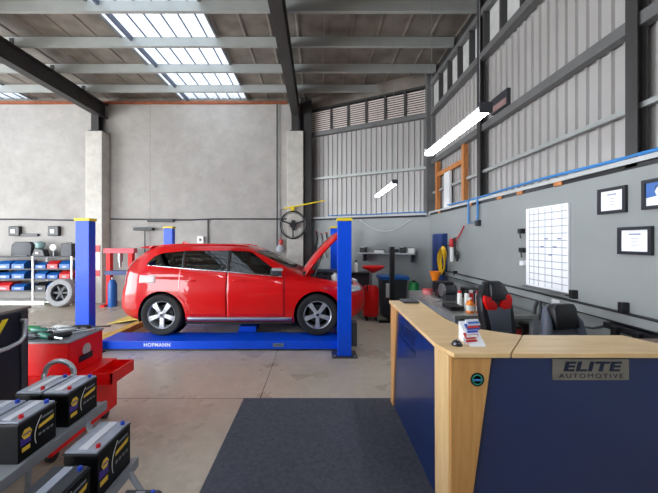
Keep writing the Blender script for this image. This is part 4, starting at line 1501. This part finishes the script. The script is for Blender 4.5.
# things on top of the shelf
t = thing('seat_back', 'black padded seat back standing on top of the left shelving', 'seat', (-8.75, 9.1, 1.4))
MB().prism([(-9.02, 1.40), (-8.42, 1.40), (-8.40, 1.74), (-8.46, 1.83), (-8.90, 1.83), (-8.99, 1.74)], 'Y', 9.08, 9.22, 0.04).build('pad', M_blk2, t, True)
MB().box(-8.9, -8.5, 9.06, 9.24, 1.40, 1.45, 0.01).build('base', M_black, t)
t = thing('small_machine', 'small black machine with teal funnel top beside the padded seat back', 'machine', (-8.15, 9.15, 1.4))
MB().prism([(-8.38, 1.4), (-7.98, 1.4), (-8.05, 1.60), (-8.28, 1.64)], 'Y', 9.05, 9.25, 0.02).build('body', M_black, t)
MB().lathe([(0.05, 1.62), (0.1, 1.66), (0.12, 1.80), (0.05, 1.84), (0, 1.84)], (-8.2, 9.15, 0), seg=18).build('hopper', mat('pale_teal', (130, 160, 160), 0.4), t, True)
MB().box(-8.24, -8.16, 9.03, 9.05, 1.47, 1.53).build('dial', M_cw, t)
t = thing('round_work_lamp', 'round white work lamp on the left shelving below the wall camera', 'lamp', (-7.85, 9.2, 1.4))
MB().lathe([(0, -0.03), (0.09, -0.03), (0.11, 0.0), (0.1, 0.04), (0, 0.05)], (-7.85, 9.2, 1.66), 'Y', 22).build('head', M_cw, t, True)
MB().tube([(-7.85, 9.2, 1.4), (-7.85, 9.2, 1.56)], 0.02, 8).build('stem', M_steel, t, True)
t = thing('black_case', 'square black case on shelf right end beside the blue post', 'case', (-7.3, 9.15, 1.4))
MB().box(-7.5, -7.2, 9.05, 9.3, 1.4, 1.78, 0.015).build('body', M_blk2, t)
MB().tube([(-7.42, 9.17, 1.78), (-7.42, 9.17, 1.81), (-7.28, 9.17, 1.81), (-7.28, 9.17, 1.78)], 0.01, 6).build('handle', M_black, t)
for i, (px, lab) in enumerate(((12.5, 'black square wall unit with white face, left of the pair'), (52, 'black square wall unit with white face, right of the pair'))):
    p = at(px, 231, 9.45)
    t = thing('wall_unit', lab, 'wall unit', (p.x, 9.6, p.z), 'black units on the left back wall')
    MB().box(p.x - 0.16, p.x + 0.16, 9.48, 9.59, p.z - 0.15, p.z + 0.15, 0.02).build('housing', M_black, t)
    MB().box(p.x - 0.08, p.x + 0.05, 9.465, 9.48, p.z - 0.07, p.z + 0.05, 0.01).build('face', M_cw, t)
p = at(27, 235, 9.5)
single('black_rail', MB().box(p.x - 0.3, p.x + 0.3, 9.52, 9.6, p.z - 0.04, p.z + 0.04, 0.008), M_black, 'short black rail on wall beside the left square unit', 'rail')
# loose tyre
tyc = Vector((-7.20, 8.72, 0.395))
t = thing('spare_wheel', 'loose wheel with dusty grey tyre leaning against the shelving', 'wheel', (tyc.x, tyc.y, 0))
RM = Matrix.Translation(tyc) @ Matrix.Rotation(R(-8), 4, 'X')
m_ = MB().lathe([(0.24, -0.10), (0.31, -0.125), (0.365, -0.11), (0.39, -0.06), (0.39, 0.06), (0.365, 0.11), (0.31, 0.125), (0.24, 0.10)], (0, 0, 0), 'Y', 36, True)
m_.xf(RM).build('tyre', M_tyre_w, t, True)
m_ = MB().lathe([(0.24, -0.10), (0.245, 0.1), (0.22, 0.1), (0.21, -0.06)], (0, 0, 0), 'Y', 32, True)
m_.xf(RM).build('rim', M_blk2, t, True)
m_ = MB()
for k in range(6):
    m_.join(MB().box(0.03, 0.225, -0.05, -0.02, -0.025, 0.025).xf(Matrix.Rotation(2 * math.pi * k / 6, 4, 'Y')))
m_.lathe([(0, -0.06), (0.06, -0.06), (0.06, -0.01), (0, -0.01)], (0, 0, 0), 'Y', 16)
m_.xf(RM).build('spokes', M_blk2, t)
m_ = MB().lathe([(0, 0.04), (0.22, 0.04), (0.22, 0.05), (0, 0.05)], (0, 0, 0), 'Y', 24).xf(RM)
m_.build('back_plate', M_black, t)

# red hydraulic press, beside the column
t = thing('shop_press', 'red H-frame shop press with blue bed behind the car tail', 'press', (-5.7, 8.95, 0))
for x in (-6.03, -5.40):
    MB().box(x - 0.06, x + 0.06, 8.9, 9.04, 0.04, 1.62, 0.004).build('upright', M_red, t)
    MB().box(x - 0.07, x + 0.07, 8.65, 9.24, 0.0, 0.045).build('foot', M_red, t)
MB().box(-6.15, -5.28, 8.88, 9.06, 1.50, 1.64, 0.004).build('crown_beam', mat('faded_red_paint', (212, 70, 84), 0.4, var=0.06), t)
MB().box(-6.1, -5.33, 8.86, 9.08, 0.88, 1.0, 0.004).build('bed', M_cblue, t)
MB().lathe([(0, 1.1), (0.035, 1.1), (0.035, 1.25), (0.07, 1.25), (0.07, 1.5), (0, 1.5)], (-5.72, 8.97, 0), seg=18).build('ram', M_steel, t, True)
t = thing('gas_cylinder', 'blue bottle standing under the red press bed', 'gas bottle', (-5.84, 8.8, 0))
MB().lathe([(0, 0), (0.11, 0), (0.115, 0.03), (0.115, 0.62), (0.07, 0.74), (0.03, 0.76), (0, 0.76)], (-5.82, 8.78, 0), seg=22).build('bottle_body', M_bblue, t, True)
MB().lathe([(0, 0.76), (0.03, 0.76), (0.03, 0.82), (0, 0.82)], (-5.82, 8.78, 0), seg=12).build('valve', M_steel, t, True)
# safety sign on the left column
t = thing('safety_sign', 'narrow red and white notice on the left concrete column', 'sign', (-6.5, 9.24, 0.8))
p = at(97, 260, 9.24)
MB().box(p.x - 0.09, p.x + 0.09, 9.235, 9.249, 0.80, 1.72).build('panel', M_cw, t)
MB().box(p.x - 0.09, p.x + 0.09, 9.228, 9.235, 1.52, 1.72).build('red_header', M_bred, t)
MB().box(p.x - 0.09, p.x + 0.09, 9.228, 9.235, 0.80, 0.98).build('red_footer', M_bred, t)
# black bars on the wall behind the car
p = at(160, 220.5, 9.5)
single('black_wall_bar', MB().box(p.x - 0.4, p.x + 0.4, 9.5, 9.6, p.z - 0.045, p.z + 0.045, 0.01), M_black, 'longer black bar on the back wall above the rear car roof', 'bar')
p = at(143, 229, 9.45)
t = thing('black_wall_bracket', 'shorter black bar with stem on back wall left of far post', 'bar', (p.x, 9.5, p.z))
MB().box(p.x - 0.29, p.x + 0.29, 9.42, 9.56, p.z - 0.045, p.z + 0.045, 0.01).build('head', M_black, t)
MB().tube([(p.x + 0.03, 9.5, p.z), (p.x + 0.03, 9.5, 1.2)], 0.018, 8).build('stem', M_blk2, t)
p = at(200, 240, 9.5)
t = thing('wall_box', 'small pale switch box on wall just above the car roof', 'switch box', (p.x, 9.5, p.z))
MB().box(p.x - 0.1, p.x + 0.1, 9.52, 9.6, p.z - 0.12, p.z + 0.12, 0.01).build('housing', M_cw, t)
MB().box(p.x - 0.03, p.x + 0.03, 9.51, 9.52, p.z - 0.03, p.z + 0.04).build('switch', M_blk2, t)

# wall fan / hose reel wheel on the right column
fc = at(293, 225, 9.1)
t = thing('wall_fan', 'dark round three-spoke wall fan on the right concrete column', 'fan', (fc.x, 9.25, fc.z))
MB().tube([(fc.x + 0.37 * math.cos(a), 9.08, fc.z + 0.40 * math.sin(a)) for a in [2 * math.pi * k / 36 for k in range(36)]], 0.022, 8, closed=True).build('outer_ring', M_black, t, True)
MB().tube([(fc.x + 0.33 * math.cos(a), 9.14, fc.z + 0.36 * math.sin(a)) for a in [2 * math.pi * k / 36 for k in range(36)]], 0.01, 8, closed=True).build('guard_ring', M_blk2, t, True)
for a in (-90, 20, 160):
    MB().tube([(fc.x, 9.08, fc.z), (fc.x + 0.37 * math.cos(R(a)), 9.08, fc.z + 0.40 * math.sin(R(a)))], 0.024, 8).build('spoke', M_black, t, True)
MB().lathe([(0, -0.05), (0.09, -0.05), (0.1, 0.0), (0.1, 0.12), (0, 0.12)], (fc.x, 9.1, fc.z), 'Y', 20).build('motor', M_black, t, True)
MB().box(fc.x - 0.05, fc.x + 0.05, 9.2, 9.25, fc.z - 0.15, fc.z + 0.15).build('bracket', M_black, t)
# yellow rod
p, q = at(284, 208.5, 9.15), at(325, 200.5, 8.9)
t = thing('yellow_swing_arm', 'thin yellow arm reaching right from column above the fan', 'arm', (p.x, 9.2, p.z))
MB().tube([p, q], 0.02, 8).build('arm', M_yel, t)
MB().box(-0.8, -0.7, 9.1, 9.25, p.z - 0.08, p.z + 0.06).build('bracket', M_yel, t)
p, q = at(281, 209, 9.52), at(281, 243, 9.52)
t = thing('regulator', 'small red air regulator on pipe beside the right column', 'regulator', (p.x, 9.55, q.z))
MB().tube([(p.x + 0.12, 9.55, p.z), (p.x, 9.55, p.z), (p.x, 9.55, q.z)], 0.012, 6).build('pipe', M_blk2, t)
MB().lathe([(0, -0.05), (0.06, -0.05), (0.06, 0.10), (0, 0.12)], (p.x, 9.5, q.z), 'Z', 16).build('valve', M_bred, t, True)
MB().lathe([(0, -0.28), (0.1, -0.26), (0.12, -0.15), (0.06, -0.06), (0, -0.05)], (p.x - 0.03, 9.48, q.z), 'Z', 16).build('bowl', mat('pale_bowl', (190, 196, 204), 0.2), t, True)

# ------------------------------------------------------------------ back corner by the angled wall
s0, s1 = aw_px(358, 0.3), aw_px(415, 0.3)
zs = H - 13.5 / 36.0 + 0.06
t = thing('wall_shelf', 'pale grey shelf mounted on the angled corner wall', 'shelf', tuple(aw(s0, 0.15, zs)))
slab(aw, s0, s1, 0.0, 0.34, zs - 0.035, zs).build('board', M_grytube if False else mat('pale_grey_board', (178, 180, 184), 0.45), t)
for s in (s0 + 0.12, s1 - 0.12):
    slab(aw, s, s + 0.03, 0.0, 0.26, zs - 0.24, zs - 0.035).build('bracket', M_blk2, t)
for i, (f, wd, hh, m_, lab) in enumerate(((0.03, 0.14, 0.14, M_black, 'black box on wall shelf, far left end'),
                                          (0.30, 0.26, 0.07, M_cw, 'low white carton on the wall shelf, left of middle'),
                                          (0.55, 0.2, 0.09, M_leather, 'grey-blue carton on the wall shelf, near the black pole'),
                                          (0.74, 0.12, 0.15, M_black, 'black tin on the wall shelf, right of middle'),
                                          (0.88, 0.16, 0.13, M_cw, 'white box on the wall shelf, right end'))):
    s = s0 + (s1 - s0) * f
    tt = thing('shelf_box', lab, 'box', tuple(aw(s + wd / 2, 0.17, zs)), 'boxes on the corner wall shelf')
    slab(aw, s, s + wd, 0.08, 0.28, zs, zs + hh).build('carton', m_, tt)
    slab(aw, s + 0.01, s + wd - 0.01, 0.09, 0.27, zs + hh, zs + hh + 0.012).build('flap', M_cw if m_ is M_black else M_blk2, tt)

# red waste-oil drainer
ox, oy = 1.24, 7.3
t = thing('oil_drainer', 'red wheeled oil drain tank with shallow funnel tray beside lift', 'oil drainer', (ox, oy, 0))
MB().lathe([(0, 0.10), (0.17, 0.10), (0.19, 0.14), (0.19, 0.72), (0.15, 0.80), (0, 0.82)], (ox, oy, 0), seg=28).build('tank', M_red, t, True)
MB().tube([(ox, oy, 0.8), (ox, oy, 1.12)], 0.03, 10).build('column', M_steel, t, True)
MB().lathe([(0.03, 1.10), (0.10, 1.14), (0.26, 1.22), (0.27, 1.26), (0.25, 1.25), (0.08, 1.17), (0, 1.15)], (ox + 0.06, oy, 0), seg=28).build('funnel', M_red, t, True)
MB().tube([(ox - 0.1, oy - 0.19, 0.7), (ox - 0.12, oy - 0.2, 1.0), (ox - 0.17, oy - 0.2, 1.02)], 0.012, 8).build('push_handle', M_black, t, True)
for a in (0, 90, 180, 270):
    cx_, cy_ = ox + 0.16 * math.cos(R(a + 45)), oy + 0.16 * math.sin(R(a + 45))
    MB().lathe([(0, -0.015), (0.05, -0.015), (0.05, 0.015), (0, 0.015)], (cx_, cy_, 0.05), 'X', 16).build('castor', M_black, t, True)
    MB().box(cx_ - 0.02, cx_ + 0.02, cy_ - 0.02, cy_ + 0.02, 0.05, 0.13).build('castor_bracket', M_blk2, t)
# dark trolley left of the drainer
t = thing('tool_trolley', 'dark trolley with black tray top behind the car bonnet', 'trolley', (0.85, 7.95, 0))
MB().box(0.55, 1.35, 7.85, 8.2, 0.12, 0.98, 0.01).build('body', M_blk2, t)
MB().box(0.53, 1.37, 7.83, 8.22, 0.98, 1.05, 0.008).build('tray', M_black, t)
for x in (0.6, 1.3):
    for y in (7.9, 8.15):
        MB().lathe([(0, -0.02), (0.06, -0.02), (0.06, 0.02), (0, 0.02)], (x, y, 0.06), 'X', 14).build('castor', M_black, t, True)
bottle(0.98, 8.0, 1.05, 0.3, 0.05, M_cw, M_black, 'white bottle with black cap standing on the dark trolley')
# black pole stand
px, py = (392 - VX) / F * 7.05, 7.05
t = thing('pole_stand', 'tall black steel pole stand in front of the blue-lidded bin', 'stand', (px, py, 0))
MB().box(px - 0.05, px + 0.05, py - 0.05, py + 0.05, 0.04, 1.72, 0.008).build('pole', M_black, t)
MB().box(px - 0.3, px + 0.3, py - 0.06, py + 0.06, 0.0, 0.05).build('foot', M_black, t)
MB().box(px - 0.06, px + 0.06, py - 0.28, py + 0.28, 0.0, 0.045).build('foot', M_black, t)
MB().box(px - 0.04, px + 0.15, py - 0.03, py + 0.03, 1.60, 1.66).build('top_arm', M_black, t)
# parts washer / bin with blue lid
t = thing('lidded_bin', 'dark grey bin with bright blue lid beneath the wall shelf', 'bin', (1.85, 7.6, 0))
MB().prism([(1.56, 0.03), (2.08, 0.03), (2.14, 0.92), (1.52, 0.92)], 'Y', 7.4, 7.85, 0.02).build('bin_body', M_blk2, t)
MB().box(1.48, 2.18, 7.36, 7.9, 0.92, 1.0, 0.02).build('lid', M_bblue, t)
MB().box(1.62, 1.78, 7.385, 7.398, 0.5, 0.84).build('paper_label', M_cw, t)
for x in (1.62, 2.02):
    MB().lathe([(0, -0.02), (0.06, -0.02), (0.06, 0.02), (0, 0.02)], (x, 7.8, 0.06), 'X', 14).build('castor', M_black, t, True)
t = thing('green_drum', 'green plastic drum between blue-lidded bin and workbench', 'drum', (2.28, 7.2, 0))
MB().lathe([(0, 0), (0.12, 0), (0.125, 0.4), (0.12, 0.8), (0.09, 0.86), (0, 0.86)], (2.30, 7.45, 0), seg=24).build('drum_body', M_green, t, True)
MB().lathe([(0, 0.86), (0.04, 0.86), (0.04, 0.9), (0, 0.9)], (2.30, 7.45, 0), seg=12).build('cap', M_black, t, True)
# hooks with tools on the angled wall
for i, (x, y) in enumerate(((316, 232), (321, 234), (326, 233))):
    s = aw_px(x, 0.05)
    pz_ = H - (y - VY) * (-1) * -1 / 33.0
    base = aw(s, 0.04, H + (VY - y) / 33.0)
    t = thing('hanging_hose', ('dark', 'pale', 'grey')[i] + ' thin lead hanging on angled wall beside column, ' + ('left', 'middle', 'right')[i] + ' of three', 'lead', tuple(base), 'leads hanging beside the column')
    MB().tube([base + Vector((0, 0, 0.0)), base + Vector((0.03, -0.01, -0.2)), base + Vector((-0.03, -0.01, -0.5)), base + Vector((0.02, -0.01, -0.75))], 0.016, 6).build('lead', (M_black, M_grytube, M_blk2)[i], t, True)
    MB().box(base.x - 0.03, base.x + 0.03, base.y, base.y + 0.05, base.z - 0.02, base.z + 0.02).build('hook', M_bred, t)
# sagging white cable on the angled wall
pts = []
for k in range(13):
    f = k / 12
    pts.append(tuple(aw(1.9 + 1.5 * f, 0.03, 2.46 - 0.34 * math.sin(math.pi * f))))
single('sagging_cable', MB().tube(pts, 0.008, 6), M_cw, 'thin pale cable sagging on the angled wall under the ledge', 'cable', smooth=True)

# ------------------------------------------------------------------ left foreground: red tool chest
t = thing('tool_chest', 'red tool chest on red roller cabinet behind the battery rack', 'tool chest', (-2.6, 3.05, 0))
MB().box(-3.3, -2.15, 2.50, 3.32, 0.10, 0.60, 0.008).build('cabinet', M_red, t)
cb = MB().box(-2.98, -2.30, 2.86, 3.31, 0.60, 0.905, 0.006).build('top_chest', M_red, t)
MB().box(-2.98, -2.29, 2.85, 3.32, 0.905, 0.92, 0.003).build('grey_lid', M_grytube, cb)
for z0, z1 in ((0.13, 0.27), (0.29, 0.43), (0.45, 0.57)):
    dr = MB().box(-3.27, -2.18, 2.485, 2.50, z0, z1, 0.003).build('drawer', M_red, t)
    MB().box(-3.2, -2.25, 2.475, 2.485, z1 - 0.03, z1 - 0.015).build('handle', M_steel, dr)
for x in (-3.2, -2.23):
    for y in (2.6, 3.24):
        MB().lathe([(0, -0.02), (0.05, -0.02), (0.05, 0.02), (0, 0.02)], (x, y, 0.05), 'X', 14).build('castor', M_black, t, True)
tr = MB().box(-2.15, -1.93, 2.9, 3.25, 0.50, 0.515).box(-1.945, -1.93, 2.9, 3.25, 0.515, 0.61).box(-2.15, -1.93, 2.9, 2.912, 0.515, 0.61).box(-2.15, -1.93, 3.238, 3.25, 0.515, 0.61)
tr.build('side_tray', M_red, t)
# dark and pale decal on the side of the chest
em = MB().box(-2.298, -2.294, 2.98, 3.16, 0.68, 0.74)
em.build('dark_decal', M_black, t)
MB().lathe([(0, 0), (0.055, 0), (0.055, 0.003), (0, 0.003)], (-2.299, 3.08, 0.78), 'X', 20).build('pale_decal', mat('decal_grey', (176, 172, 168), 0.4, var=0.2, scale=40), t)
TZ = 0.92
for i, (x, y, a, m_, lab) in enumerate(((-2.85, 2.98, 20, M_teal, 'teal screwdriver at left on the red chest lid'),
                                        (-2.75, 3.12, -10, M_teal, 'teal screwdriver at back on the red chest lid'),
                                        (-2.62, 3.02, 35, M_black, 'black ratchet in the middle of the red chest lid'),
                                        (-2.48, 3.15, 5, M_steel, 'steel spanner at right back of the red chest lid'),
                                        (-2.70, 2.92, 12, M_steel, 'steel spanner at the front of the red chest lid'),
                                        (-2.42, 3.0, 50, M_black, 'black driver at right front of the red chest lid'),
                                        (-2.90, 3.20, 0, M_green, 'green screwdriver at the back left corner of the chest lid'),
                                        (-2.60, 3.22, -5, M_cw, 'white-handled screwdriver at the back middle of chest lid'),
                                        (-2.55, 2.93, -20, M_teal, 'teal screwdriver lying front right on the chest lid'),
                                        (-2.40, 3.24, 12, M_black, 'black driver at the back right corner of chest lid'))):
    t = thing('hand_tool', lab, 'tool', (x, y, TZ), 'hand tools on the red chest')
    mt = Matrix.Translation((x, y, TZ + 0.03)) @ Matrix.Rotation(R(a), 4, 'Z') @ Matrix.Scale(1.5, 4)
    MB().tube([(-0.10, 0, 0), (-0.08, 0, 0), (0.01, 0, 0), (0.02, 0, 0)], [0.013, 0.019, 0.017, 0.010], 10).xf(mt).build('handle', m_, t, True)
    MB().tube([(0.02, 0, 0), (0.14, 0, 0)], 0.006, 8).xf(mt).build('shaft', M_chrome, t, True)

# ------------------------------------------------------------------ black cabinet far left
BXR, BYF = -2.276, 2.44
t = thing('black_cart', 'tall black equipment cart with yellow stripe at the left edge', 'cart', (-2.6, 2.0, 0))
MB().box(-2.9, BXR, 1.62, BYF, 0.12, 1.32, 0.012).build('body', mat('cart_black', (22, 26, 36), 0.35, var=0.08), t)
MB().box(-2.92, BXR + 0.012, 1.60, BYF + 0.012, 1.32, 1.34, 0.006).build('top', mat('cart_top_grey', (120, 112, 104), 0.5, var=0.1), t)
MB().box(BXR, BXR + 0.01, BYF - 0.07, BYF - 0.03, 0.14, 1.30).build('edge_strip', M_blk2, t)
MB().prism([(2.235, 1.28), (2.275, 1.28), (2.15, 1.08), (2.11, 1.08)], 'X', BXR, BXR + 0.004).build('yellow_stripe', M_yel, t)
hx = BXR + 0.045
MB().tube([(BXR + 0.01, 2.37, 1.245), (hx, 2.37, 1.245), (hx, 2.365, 1.21), (hx, 2.355, 1.13), (hx, 2.32, 1.095), (hx, 2.23, 1.08), (hx, 1.87, 1.08), (BXR + 0.01, 1.83, 1.08)], 0.015, 12).build('handle', M_alloy, t, True)
for x in (-2.8, -2.36):
    for y in (1.7, 2.33):
        MB().lathe([(0, -0.02), (0.06, -0.02), (0.06, 0.02), (0, 0.02)], (x, y, 0.06), 'X', 14).build('castor', M_black, t, True)

# ------------------------------------------------------------------ battery rack and batteries
T1X, T2X, T3X = -1.60, -1.22, -0.86
Z1, Z2, Z3 = 0.655, 0.41, 0.20
t = thing('battery_rack', 'grey tubular tiered rack holding car batteries', 'rack', (-1.3, 1.6, 0))
for (xf_, d_, z_, y0_, y1_) in ((T1X, 0.37, Z1, 0.7, 2.31), (T2X, 0.24, Z2, 0.6, 2.06), (T3X, 0.24, Z3, 0.5, 1.84)):
    MB().box(xf_ + 0.005, xf_ + 0.03, y0_, y1_, z_ - 0.055, z_ + 0.006, 0.003).build('front_rail', M_grytube, t)
    MB().box(xf_ - d_ - 0.02, xf_ - d_, y0_, y1_, z_ - 0.04, z_ + 0.01, 0.003).build('rear_rail', M_grytube, t)
    MB().box(xf_ - d_, xf_ + 0.005, y0_, y1_, z_ - 0.012, z_ - 0.002).build('shelf_board', M_grytube, t)
for y in (0.75, 1.78):
    pts = [(T1X + 0.0, y + 0.35, Z1 - 0.03), (T2X - 0.10, y + 0.2, Z2 - 0.03), (T2X + 0.01, y + 0.2, Z2 - 0.03), (T3X - 0.06, y + 0.05, Z3 - 0.03), (T3X + 0.04, y + 0.02, 0.02)]
    MB().tube(pts, 0.018, 10).build('side_strut', M_grytube, t, True)
    MB().tube([(T1X - 0.37, y + 0.35, Z1 - 0.02), (T1X - 0.40, y + 0.35, 0.02)], 0.018, 10).build('rear_leg', M_grytube, t, True)
    MB().tube([(T1X - 0.40, y + 0.35, 0.02), (T3X + 0.04, y + 0.02, 0.02)], 0.018, 10).build('floor_bar', M_grytube, t, True)
hc = Vector((-1.98, 2.36, 0.90))
MB().tube([(-2.06, 2.30, Z1), (-2.06, 2.33, 0.84)] + [(-1.95 - 0.11 * math.cos(a), 2.34, 0.85 + 0.095 * math.sin(a)) for a in [math.pi * k / 10 for k in range(11)]] + [(-1.84, 2.33, 0.84), (-1.84, 2.30, Z1)], 0.018, 12).build('push_handle', M_alloy, t, True)


def battery(x1, y0, z, L_, W_, H_, label, two_sided=True, dark=False):
    """long side faces +X at x1"""
    t_ = thing('car_battery', label, 'battery', (x1 - W_ / 2, y0, z), 'car batteries on the rack')
    x0 = x1 - W_
    MB().box(x0, x1, y0, y0 + L_, z, z + H_ - 0.02, 0.004).build('case', mat('battery_case', (9, 10, 12), 0.35, var=0.05, spec=0.25), t_)
    top = M_blk2 if dark else M_btop
    lid = MB().box(x0 - 0.003, x1 + 0.003, y0 - 0.003, y0 + L_ + 0.003, z + H_ - 0.02, z + H_ - 0.012, 0.002)
    lid.build('rim', M_black, t_)
    MB().box(x0 + 0.004, x1 - 0.004, y0 + 0.004, y0 + L_ - 0.004, z + H_ - 0.012, z + H_, 0.004).build('lid', top, t_)
    MB().box(x0 + W_ * 0.36, x0 + W_ * 0.62, y0 + 0.02, y0 + L_ - 0.02, z + H_, z + H_ + 0.006, 0.002).build('vent_strip', M_btop if dark else mat('vent_grey', (212, 215, 222), 0.3, var=0.05), t_)
    for yy, m_, nm in ((y0 + 0.045, M_tred, 'red_terminal'), (y0 + L_ - 0.035, M_tblue, 'blue_terminal')):
        MB().lathe([(0, 0), (0.012, 0), (0.011, 0.018), (0, 0.02)], (x1 - 0.028, yy, z + H_), seg=12).build(nm, m_, t_, True)
    X = x1 + 0.0005
    lb = MB().box(x1, X, y0 + 0.012, y0 + L_ * 0.34, z + 0.05, z + 0.09)
    lb2 = MB().box(x1, X + 0.001, y0 + 0.012, y0 + L_ * 0.30, z + H_ * 0.38, z + H_ * 0.55).build('purple_block', M_purple, t_)
    lb.b.free()
    MB().lathe([(0, 0), (0.030, 0), (0.030, 0.002), (0, 0.002)], (X, y0 + L_ * 0.2, z + H_ * 0.62), 'X', 6).build('yellow_badge', M_ylabel, t_)
    text_on('NAPA', 0.018, (X + 0.0026, y0 + L_ * 0.2, z + H_ * 0.62), (0, 1, 0), (0, 0, 1), 0.0004, bold=0.0006).build('lettering', M_purple, t_)
    MB().box(x1, X + 0.001, y0 + 0.02, y0 + L_ * 0.28, z + H_ * 0.22, z + H_ * 0.32).build('yellow_block', M_ylabel, t_)
    cpts = [(X, y0 + L_ * (0.40 + 0.09 * (f - 0.3) ** 2 * 4 - 0.0), z + H_ * (0.22 + 0.62 * f)) for f in [k / 8 for k in range(9)]]
    MB().tube(cpts, 0.0025, 6).build('white_arc', M_cw, t_)
    MB().prism([(y0 + L_ * 0.50, z + H_ * 0.54), (y0 + L_ * 0.90, z + H_ * 0.58), (y0 + L_ * 0.93, z + H_ * 0.68), (y0 + L_ * 0.52, z + H_ * 0.62)], 'X', x1, X + 0.001).build('yellow_swoosh', M_ylabel, t_)
    text_on('LEGEND', 0.03, (X + 0.0006, y0 + L_ * 0.70, z + H_ * 0.74), (0, 1, 0), (0, 0, 1), 0.0004, shear=0.2, spacing=0.95).build('lettering', M_cw, t_) if False else None
    m_ = MB()
    for k in range(4):
        m_.box(x1, X + 0.001, y0 + L_ * (0.5 + 0.11 * k), y0 + L_ * (0.57 + 0.11 * k), z + H_ * 0.36, z + H_ * 0.42)
    m_.box(x1, X + 0.001, y0 + L_ * 0.58, y0 + L_ * 0.90, z + H_ * 0.74, z + H_ * 0.79)
    m_.build('small_print', mat('print_grey', (120, 124, 132), 0.4, var=0.0), t_)
    return t_


battery(T1X, 1.985, Z1, 0.26, 0.165, 0.225, 'upper tier battery at far end, label side facing the floor area')
battery(T1X - 0.175, 1.985, Z1, 0.26, 0.165, 0.225, 'upper tier battery at far end, nearer to the red chest')
battery(T1X, 1.655, Z1, 0.24, 0.165, 0.225, 'upper tier battery nearest the viewer, outer of its pair')
battery(T1X - 0.175, 1.655, Z1, 0.24, 0.165, 0.225, 'upper tier battery nearest the viewer, inner of its pair')
battery(T2X, 1.715, Z2, 0.30, 0.19, 0.27, 'lower tier battery standing alone at the far right end')
battery(T2X, 1.36, Z2, 0.30, 0.19, 0.24, 'lower tier battery with dark lid at the bottom picture edge', dark=True)
battery(T3X, 1.40, Z3, 0.30, 0.19, 0.29, 'lowest tier battery just peeking in at the bottom edge', dark=True)
# jumper leads lying behind the dark-lid battery
m_ = [(-1.50, 1.75, 0.44), (-1.52, 1.66, 0.47), (-1.50, 1.55, 0.45), (-1.47, 1.45, 0.50), (-1.45, 1.36, 0.48)]
t = thing('jumper_leads', 'red and black jumper leads between upper and lower rack tiers', 'jumper leads', (-1.5, 1.55, 0.41))
MB().tube([(x, y, z + 0.02) for x, y, z in m_], 0.012, 8).build('red_lead', M_bred, t, True)
MB().tube([(x + 0.03, y + 0.02, z + 0.03) for x, y, z in m_], 0.012, 8).build('black_lead', M_black, t, True)
